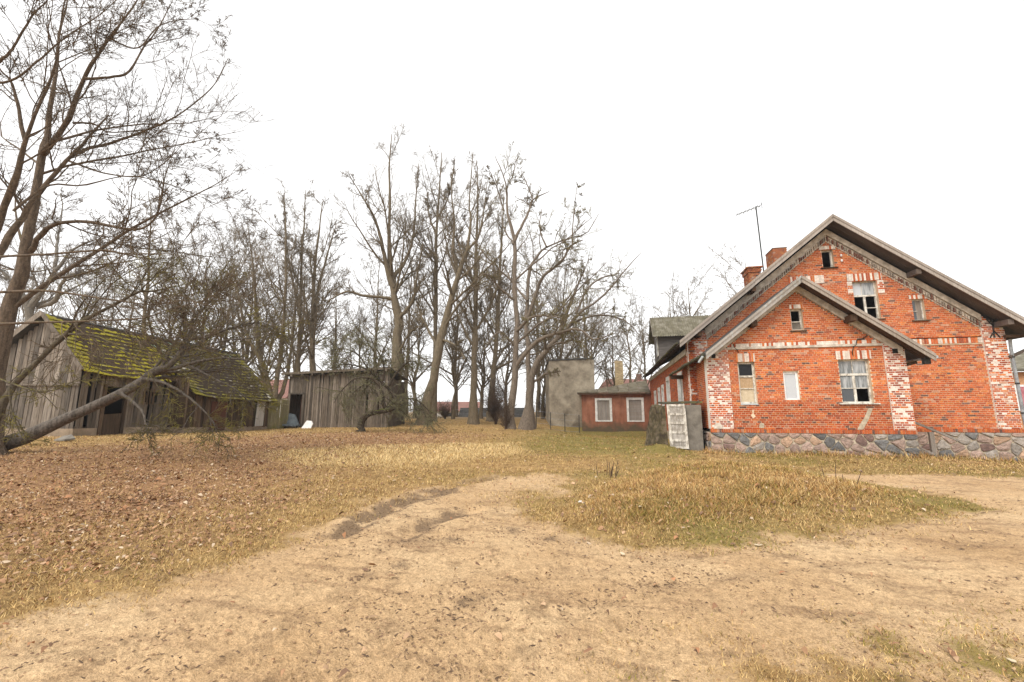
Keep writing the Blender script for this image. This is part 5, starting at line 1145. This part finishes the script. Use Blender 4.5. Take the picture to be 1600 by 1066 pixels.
px_tree('rugged_oak', 'rugged pale trunk with dead forked top before the grove', [([(797,676,22),(798,650,15),(802,609,13),(805,552,12.5),(806,500,12),(801,440,10),(801,380,9),(789,332,6),(788,296,4),(778,262,3),(770,243,1.6)],0,0), ([(801,382,7),(818,347,6),(826,328,5),(833,310,4),(857,296,2)],0,.5), ([(805,574,9),(831,540,8),(850,527,7.5),(871,520,7),(903,514,6),(926,529,4),(960,521,2.5)],0,-2.5), ([(806,520,7),(825,500,6),(850,495,5),(880,500,3)],0,-2), ([(804,470,5),(780,450,4),(760,430,3),(745,440,2)],0,-2), ([(803,540,5),(785,520,4),(770,525,3),(755,545,2)],0,-1.5), ([(788,330,3),(775,290,2.5),(763,262,1.4)],0,-.3), ([(833,312,3),(822,285,2.4),(812,262,1.4)],0,.3)], 26,
        LV(9, .3, .04, (30, 65), .16, .0115, .85), 'bark_oak', 'twig_oak')
px_tree('spreading_oak', 'wide spreading oak with mossy limbs arching toward the outbuilding', [([(826,660,24),(827,635,16),(828,604,15),(833,580,13),(845,557,12),(857,543,11),(870,528,10),(882,517,9),(900,490,7),(930,470,5),(960,440,4),(985,410,3),(1002,392,1.5)],0,-1), ([(828,606,12),(825,575,11),(825,540,10),(822,509,9),(824,470,8),(826,423,7),(840,400,6),(854,386,5),(885,372,4),(916,363,3),(936,333,1.6)],.2,1), ([(823,500,8),(838,460,8),(849,434,7),(868,420,6),(883,406,6),(894,389,5),(914,380,3)],0,-1.5), ([(882,517,6),(905,500,5),(940,492,4),(975,500,3),(1000,520,1.6)],0,-1.5), ([(870,528,6),(890,480,5),(905,440,4),(920,400,2)],-.5,-1.2), ([(828,600,6),(845,590,5.5),(860,582,5),(880,582,3)],0,-1.5), ([(894,389,3.5),(895,350,2.5),(898,310,1.6),(901,285,1)],-1,.2), ([(900,490,5),(920,450,4),(955,430,3),(975,445,1.6)],-.5,2), ([(854,386,4),(842,360,3),(845,330,1.6)],.5,1), ([(824,470,5),(800,440,4),(785,410,2)],.2,2)], 29,
        LV(9, .3, .03, (30, 65), .17, .012, .85), 'bark_oak', 'twig_oak')
# gnarled apple tree
SLIM = .85; D = 24
LA = [limb([(563,678,16),(564,668,13),(566,657,11.5),(574,648,10.5),(590,644,9.5),(604,642,8),(615,639,6),(628,630,3),(640,634,2)], D, -.2, 16),
      limb([(603,641,7),(599,630,6.5),(597,614,6),(590,599,5),(578,591,4.5),(562,590,4),(548,596,3),(531,614,2),(522,630,1)], D, -.4, 14), limb([(622,634,6),(614,616,5.5),(604,605,5),(594,595,4.5),(580,582,4),(560,572,3),(530,570,2),(510,580,1.2)], D + .3, .6, 14),
      limb([(596,606,4),(600,580,3.5),(596,560,3),(585,540,2),(575,520,1.2)], D, .5, 12), limb([(615,639,5),(630,625,4),(650,625,3),(668,640,2),(676,660,1)], D, -.8, 12), limb([(578,582,3),(560,555,2.5),(535,545,2),(510,550,1.2)], D + .5, .3, 12), limb([(606,606,3.5),(622,580,3),(640,565,2),(660,570,1.2)], D + .3, .8, 12)]
tree('apple_tree', 'small gnarled mossy apple tree bent over before the shed', LA,
     [dict(n=15, t0=.28, t1=.99, ang=(30, 85), lenf=.55, up=-.03, wig=.2, N_=7, rf=.5, rtip=.011, S=4), dict(n=8, t0=.1, t1=.98, ang=(30, 75), lenf=.6, up=-.06, wig=.2, N_=6, rf=.65, rtip=.011, S=3), dict(n=7, t0=.1, t1=.98, ang=(30, 75), lenf=.55, up=-.06, wig=.2, N_=4, rf=.7, rtip=.008, S=3)], 'bark_apple', 'bark_apple_twig')
# pale tree behind the barn
SLIM = .72; D = 33
px_tree('pale_tree', 'pale grey forked tree standing behind the barn ridge', [([(42,680,22),(44,560,18),(46,500,16),(50,478,14),(70,450,10),(92,420,8),(110,395,6),(135,380,4),(170,370,2)],0,0), ([(46,500,12),(40,470,10),(20,440,8),(0,420,6),(-25,400,4)],0,-1), ([(85,430,7),(88,400,6),(92,370,5),(100,330,3),(98,300,2)],0,1.5), ([(60,480,9),(85,470,9),(95,445,7),(110,430,6),(145,425,4),(190,400,2)],.4,-1.5)], D, LV(9, .32, .05, (30, 60), .14), 'bark_pale', 'twig_pale', group='trees behind the barn')
px_tree('slim_tree', 'slender dark stem rising right behind the barn ridge', [([(220,672,9),(222,560,7),(225,500,6.5),(231,440,5.5),(233,390,4),(234,340,2.5),(228,300,1.5)],0,0)], 32, LV(22, .24, .05, (35, 70), .12), 'bark_mid', 'twig_mid', group='trees behind the barn')

# --- background trees: four crowns, reused
def proto(h, wid, seed, n1=16):
    global rng
    keep_ = rng; rng = np.random.default_rng(seed)
    P, R = resample([(0, 0, -.3), (.1, 0, h * .3), (-.1, .1, h * .6), (0.1, 0, h)], [.16, .12, .07, .012], 16); P[:, :2] += np.cumsum(rng.normal(0, .05, (16, 2)), 0)
    P, R = P[None], R[None]; lims = [(P[0], R[0])]
    g = [(P, R, 7)]; Q, RR = spawn(P, R, n1, .2, .95, (25, 55), wid / h * 1.5, .07, .1, 9, .55, .012); g.append((Q, RR, 4)); c = []
    for n, nn, lf in ((8, 6, .45), (6, 4, .45), (3, 3, .5)): Q, RR = spawn(Q, RR, n, .1, .98, (25, 60), lf, .04, .13, nn, .6, .0085); c.append((Q, RR, 3))
    rng = keep_
    a = tubes_mesh('trunk', g, np.zeros(3)); b_ = tubes_mesh('crown', c, np.zeros(3)); a.materials.append(MATS['bark_mid']); b_.materials.append(MATS['twig_mid']); return a, b_
PROT = [proto(13, 4, 11), proto(12, 5, 12, 20), proto(11, 3.2, 13), proto(9, 4.5, 14, 22)]
BGT = [(300, 395, 46, 3), (338, 400, 50, 1), (375, 405, 55, 3), (515, 430, 52, 0), (575, 400, 56, 2), (640, 400, 50, 2), (712, 390, 55, 0), (770, 400, 50, 1), (880, 430, 50, 3), (915, 420, 58, 0), (835, 400, 62, 2), (990, 470, 60, 2), (1008, 480, 64, 2), (150, 430, 52, 1), (180, 400, 56, 0), (10, 400, 55, 1), (110, 450, 50, 3), (1062, 450, 62, 2), (1100, 432, 58, 2), (1172, 402, 60, 2), (455, 400, 60, 1), (930, 470, 66, 1)]
NEAR = ['at the far left edge beyond the foreground trunk', 'above the barn gable', 'over the left of the barn ridge', 'over the middle of the barn ridge', 'above the right half of the barn roof', 'over the far end of the barn ridge', 'right of the barn ridge', 'above the shed doorway', 'above the middle of the shed', 'above the right end of the shed', 'right of the tallest trunk', 'behind the right-leaning trunk', 'left of the rugged oak', 'behind the forked foot of the spreading oak', 'left above the concrete block', 'above the middle of the concrete block', 'right above the concrete block', 'right of the yellow chimney', 'just left of the dormer', 'above the dormer roof', 'right above the dormer', 'behind the brick chimney']
ext = {0: 13.3, 1: 12.5, 2: 11.3, 3: 9.6}
assert len(NEAR) == len(BGT), len(BGT)
for (px, py, D, k), where in zip(sorted(BGT), NEAR):
    g = at(px, 650, D); z = float(H(g[0], g[1])); top = at(px, py, D)[2]; s_ = (top - z) / ext[k] * 1.02
    T = thing('background_tree', (g[0], g[1], z), 'thin bare background tree ' + where, 'tree', 'thin trees in the background')
    rz = random.uniform(0, 6.28)
    for nm, me in zip(('trunk', 'crown'), PROT[k]):
        o = bpy.data.objects.new(nm, me); COL.objects.link(o); o.parent = T; o.rotation_euler = (0, 0, rz); o.scale = (s_, s_, s_)
for px, py, D, k, where in ((250, 455, 44, 3, 'just behind the middle of the barn roof'), (402, 470, 50, 3, 'over the fence between barn and shed'), (556, 500, 44, 3, 'behind the bent apple tree'), (650, 485, 46, 3, 'between the tallest and the leaning trunk'), (706, 505, 44, 3, 'low between leaning and mossy trunks'), (755, 490, 45, 3, 'low right of the mossy trunk'), (790, 470, 52, 1, 'low behind the rugged oak'), (850, 500, 46, 3, 'low left of the concrete block'), (905, 490, 52, 3, 'low behind the concrete block'), (960, 515, 54, 3, 'low behind the yellow chimney')):
    g = at(px, 650, D); z = float(H(g[0], g[1])); s_ = (at(px, py, D)[2] - z) / ext[k]
    T = thing('background_tree', (g[0], g[1], z), 'bushy bare background tree ' + where, 'tree', 'bushy trees in the background'); rz = random.uniform(0, 6.28)
    for nm, me in zip(('trunk', 'crown'), PROT[k]):
        o = bpy.data.objects.new(nm, me); COL.objects.link(o); o.parent = T; o.rotation_euler = (0, 0, rz); o.scale = (s_ * 1.25, s_ * 1.25, s_)
# dark twiggy shrubs among the trunks
def shrub(px, py, D, w, h, label, n=46):
    g = at(px, py, D); z = float(H(g[0], g[1])); th = rng.uniform(0, 6.28, n); lean = rng.uniform(.1, .9, n)
    P = np.zeros((n, 6, 3)); t = np.linspace(0, 1, 6)[None]; P[..., 0] = g[0] + np.cos(th)[:, None] * lean[:, None] * w / 2 * t ** 1.2 + rng.normal(0, .05, (n, 6)); P[..., 1] = g[1] + np.sin(th)[:, None] * lean[:, None] * w / 2 * t ** 1.2; P[..., 2] = z - .05 + (h * rng.uniform(.6, 1.05, n))[:, None] * t * (1 - .25 * lean[:, None] * t)
    R = np.full((n, 6), .012) * (1.2 - t); T = thing('shrub', (g[0], g[1], z), label, 'shrub', 'leafless shrubs')
    Q, RR = spawn(P, R, 9, .1, .98, (20, 60), .4, .03, .15, 5, .8, .008); Q2, R2 = spawn(Q, RR, 4, .1, .98, (20, 60), .5, .02, .15, 3, .8, .007)
    add_mesh('stems', tubes_mesh('stems', [(P, R, 4)], ORG[T.name]), 'bark_shrub', T); add_mesh('twigs', tubes_mesh('twigs', [(Q, RR, 3), (Q2, R2, 3)], ORG[T.name]), 'twig_shrub', T)
shrub(655, 664, 40, 2.2, 2.2, 'dark leafless shrub at the foot of the leaning trunk'); shrub(775, 664, 38, 3.6, 4.2, 'dark dense shrub left of the rugged oak', 70); shrub(695, 664, 44, 3, 2, 'low brown shrub behind the middle trunks'); shrub(850, 655, 46, 3, 3, 'pale thicket left of the concrete block'); shrub(590, 660, 38, 2.4, 3, 'dark shrub between the shed and the tallest trunk')
shrub(790, 674, 25.6, 1.0, 1.9, 'upright suckers at the foot of the rugged oak', 16)
for px, py, D, lb in ((945, 745, None, 'cluster of dark dead stalks on the grassy island'), (1310, 752, None, 'single dark stalk at the edge of the grassy island')):
    g = on_ground(px, py); n = 12 if px < 1000 else 4; T = thing('dead_stalks', g.tolist(), lb, 'plant')
    for k in range(n): a = rng.uniform(-.3, .3, 2); MB().tube([g + (a[0], a[1], -.03), g + (a[0] * 1.3 + rng.normal(0, .03), a[1] * 1.3, rng.uniform(.15, .36))], [.009, .005], 5).build('stalk', 'bark_shrub', T)

# ------------------------------------------------------------------ grass, leaves, litter
def fan_points(n, r0, r1, p=1.0):
    r = r0 * (r1 / r0) ** rng.random(n); a = math.pi / 2 + YAW + rng.uniform(-R_(54), R_(54), n)
    return r * np.cos(a), r * np.sin(a), r
def outside(x, y):
    ok = ~((x > AX0 - .05) & (x < AX1 + .05) & (y > AY - .05)) & ~((x > MX0 - .05) & (x < MX1 + .2) & (y > MY - .1)) & ~((x > -2.4) & (y > 38.4))
    s_ = (x - RG[0]) * u_[0] + (y - RG[1]) * u_[1]; w = (x - RG[0]) * n_[0] + (y - RG[1]) * n_[1]
    return ok & ~((s_ > -.1) & (w < W1 + .1)) & ~((s_ > S1) & (w < W2 + .1))
def blades(name, label, x, y, r, h, col, lie):
    n = len(x); z = H(x, y); th = rng.uniform(0, 6.28, n); wd = (.0014 + .00038 * r) * rng.uniform(.7, 1.3, n)
    dx, dy_ = np.cos(th), np.sin(th); sx, sy = -dy_ * wd, dx * wd
    lean = 1 - rng.uniform(0, 1, n) ** 1.6 * lie; up = np.sqrt(np.maximum(.02, 1 - lean ** 2)); b0 = np.c_[x, y, z - .004]
    tp = b0 + np.c_[dx * h * lean, dy_ * h * lean, h * up + .006]; s3 = np.c_[sx, sy, np.zeros(n)]
    V = np.stack([b0 - s3, b0 + s3, tp], 1).reshape(-1, 3); F = np.arange(3 * n).reshape(-1, 3)
    me = arrays_mesh(name, V, F, False, np.repeat(col, 3, 0)); props(add_mesh(name, me, 'blade'), label, 'grass', kind='stuff')
C_STRAW = np.array((.6, .415, .18)); C_TAN = np.array((.43, .265, .1)); C_GRN = np.array((.22, .185, .03)); C_RUST = np.array((.46, .25, .085)); C_PALE = np.array((.72, .54, .27))
def grass_field(n, seed):
    x, y, r = fan_points(n, 2.6, 42); bare, veg, leaf, straw, green = masks(x, y)
    isl = 1 - smooth(sdf(x, y, ISL) + lump(x, y, 2) * .4, -1.3, .1); clump = np.clip(.55 + lump(x + 11, y, 2.3) * .8 + lump(x, y + 3, 6) * .4, .05, 1)
    dens = np.clip(veg * (1 - .5 * leaf) * clump + .5 * straw + isl * .6, 0, 1); k = (rng.random(n) < dens) & outside(x, y)
    x, y, r, leaf, straw, green, isl = [q_[k] for q_ in (x, y, r, leaf, straw, green, isl)]
    foot = np.exp(-((y - 17.6) / .7) ** 2) * (x > 3.4) * (x < 10.6) + np.exp(-((y - 19.5) / .7) ** 2) * (x > 10.2)
    h = (.05 + .06 * straw + .09 * isl * np.clip(.35 + lump(x, y, 2.5), .05, 1.2) + .13 * foot) * rng.uniform(.6, 1.6, len(x)) * (1 + .012 * r) * (.5 + .5 * smooth(r, 3, 8))
    rr = rng.random(len(x))[:, None]; g = np.clip(green * .7 * (.4 + 1.2 * np.clip(.5 + lump(x, y, 3.3), 0, 1)) + .35 * isl * np.clip(-lump(x + 2, y, 2.4), 0, 1), 0, .8)[:, None]
    col = np.where(rr < g, C_GRN, np.where(rr < g + .3 * (1 - straw[:, None]), C_TAN, C_STRAW)); rust = (rng.random(len(x)) < .32 * np.maximum(isl, foot))[:, None]; col = np.where(rust, C_RUST, col); col = np.where((rng.random(len(x)) < .8 * straw + .3 * isl * np.clip(lump(x, y, 3.1) * 1.5, 0, 1))[:, None], C_PALE, col)
    col = np.where((rng.random(len(x)) < .16)[:, None], np.array((.27, .15, .065)), col)
    col = col * rng.uniform(.6, 1.2, len(x))[:, None] * (1 + .18 * lump(x + 3, y + 8, 4.4))[:, None]
    blades('grass', 'dry matted winter grass on the lawn and island', x, y, r, h, col, np.clip(.34 + .42 * foot + .3 * isl * np.clip(lump(x, y, 3.1) * 1.5, 0, 1), 0, 1))
grass_field(900000, 1)
def leaves(n):
    x, y, r = fan_points(n, 2.8, 32); bare, veg, leaf, straw, green = masks(x, y)
    dens = np.clip(leaf * (.25 + .75 * np.clip(.5 + lump(x, y, 1.9) * 1.2, 0, 1)) + .05 * veg * smooth(r, 3, 7) + .003, 0, 1); k = (rng.random(n) < dens) & outside(x, y); x, y, r = x[k], y[k], r[k]; m_ = len(x)
    s_ = np.clip(rng.lognormal(-4.1, .36, m_), .008, .036) * (1 + .03 * r); th = rng.uniform(0, 6.28, m_); z = H(x, y) + rng.uniform(.005, .035, m_)
    u = np.c_[np.cos(th), np.sin(th), rng.normal(0, .28, m_)]; v = np.c_[-np.sin(th), np.cos(th), rng.normal(0, .35, m_)]; c = np.c_[x, y, z]; s_ = s_[:, None]; cup = np.c_[np.zeros(m_), np.zeros(m_), rng.uniform(.0, .03, m_)]
    V = np.stack([c - u * s_ * 1.1, c - u * s_ * .45 + v * s_ * .55 + cup, c + u * s_ * .4 + v * s_ * .5 + cup, c + u * s_ * 1.1 + cup * .4, c + u * s_ * .35 - v * s_ * .55 + cup * 1.2, c - u * s_ * .5 - v * s_ * .5 + cup], 1).reshape(-1, 3)
    i = np.arange(m_)[:, None] * 6; F = np.stack([i + (0, 1, 5), i + (1, 2, 4), i + (1, 4, 5), i + (2, 3, 4)], 1).reshape(-1, 3)
    pal = np.array([(.32, .185, .1), (.25, .135, .075), (.42, .27, .16), (.17, .1, .062), (.52, .4, .28), (.34, .17, .085)]); col = pal[rng.choice(6, m_, p=[.32, .22, .2, .1, .07, .09])] * rng.uniform(.75, 1.2, m_)[:, None]
    me = arrays_mesh('fallen_leaves', V, F, False, np.repeat(col, 6, 0)); props(add_mesh('fallen_leaves', me, 'leaf'), 'brown fallen leaves covering the slope before the barn', 'leaves', kind='stuff')
leaves(190000)
def debris(n):
    x, y, r = fan_points(n, 2.2, 22); bare, *_ = masks(x, y); mud = mud_at(x, y)
    k = (rng.random(n) < bare * np.clip(.1 + lump(x, y, 2.1) * .4 + lump(x + 5, y, 7) * .3 + .6 * mud, .02, .7)); x, y, r, mud = x[k], y[k], r[k], mud[k]; m_ = len(x)
    clod = rng.random(m_) < .88
    L = np.where(clod, rng.uniform(.003, .011, m_) ** 1.0, rng.uniform(.008, .03, m_)) * (1 + .05 * r); th = rng.uniform(0, 6.28, m_); w = np.where(clod, L * rng.uniform(.6, 1, m_), rng.uniform(.0015, .004, m_) * (1 + .06 * r)); z = H(x, y) - .001
    u = np.c_[np.cos(th) * L, np.sin(th) * L, np.zeros(m_)]; v = np.c_[-np.sin(th) * w, np.cos(th) * w, np.zeros(m_)]; c = np.c_[x, y, z]; t = np.c_[rng.normal(0, .3, m_) * w, rng.normal(0, .3, m_) * w, np.where(clod, w * .9, w * 1.2 + .004)]
    V = np.stack([c - u - v, c + u - v, c + u + v, c - u + v, c + t], 1).reshape(-1, 3); i = np.arange(m_)[:, None] * 5; F = np.stack([i + (0, 1, 4), i + (1, 2, 4), i + (2, 3, 4), i + (3, 0, 4)], 1).reshape(-1, 3)
    pal = np.array([(.4, .265, .15), (.3, .19, .105), (.2, .125, .075)]); col = np.where(clod[:, None], pal[rng.choice(3, m_, p=[.45, .35, .2])], np.array((.13, .085, .055))) * rng.uniform(.75, 1.15, m_)[:, None] * (1 - .45 * mud[:, None])
    me = arrays_mesh('ground_litter', V, F, False, np.repeat(col, 5, 0)); props(add_mesh('ground_litter', me, 'leaf'), 'small crumbs of earth and twigs scattered on the sandy track', 'litter', kind='stuff')
debris(180000)
def scrap(px, py, s_, label, mt='paper'):
    g = on_ground(px, py); mb = MB(); n = 7; pts = [(math.cos(2 * math.pi * k / n) * s_ * random.uniform(.6, 1.1), math.sin(2 * math.pi * k / n) * s_ * .6 * random.uniform(.6, 1.1)) for k in range(n)]; a = random.uniform(0, 3)
    P_ = [g + (p_[0] * math.cos(a) - p_[1] * math.sin(a), p_[0] * math.sin(a) + p_[1] * math.cos(a), .012 + random.uniform(0, s_ * .3)) for p_ in pts]; mb.prism(P_, (0, 0, .004)); props(mb.build('litter_scrap', mt), label, 'litter', 'pale scraps on the ground')
scrap(908, 787, .09, 'white crumpled scrap on the left edge of the grassy island'); scrap(973, 868, .05, 'pale scrap on the sand below the island', 'cream_pane'); scrap(1185, 854, .06, 'pale flat scrap on the track right of centre', 'cream_pane'); scrap(1582, 1037, .035, 'pale leaf scrap in the bottom right grass', 'cream_pane')
for px, py, lb, mt in ((98, 703, 'grey crumpled sheet lying by the barn foundation', 'concrete_wall'),):
    g = at(px, py, 15); g[2] = float(H(g[0], g[1])); mb = MB(); mb.prism([g + (-.3, -.1, 0), g + (.25, -.15, .02), g + (.3, .12, .05), g + (.05, .15, .17), g + (-.2, .1, .12)], (0, 0, .05)); props(mb.build('crumpled_sheet', mt), lb, 'sheet')

# ------------------------------------------------------------------ damp winter air
hm = bpy.data.materials.new('haze'); hm.use_nodes = True; nt = hm.node_tree; nt.nodes.clear()
ho = nt.nodes.new('ShaderNodeOutputMaterial'); hv = nt.nodes.new('ShaderNodeVolumePrincipled'); hv.inputs['Color'].default_value = (.95, .96, 1, 1); hv.inputs['Density'].default_value = .0007; hv.inputs['Anisotropy'].default_value = .2
nt.links.new(hv.outputs[0], ho.inputs['Volume']); MATS['haze'] = hm
props(MB().box(-700, 700, -700, 700, -3, 30).build('haze', 'haze'), kind='stuff')
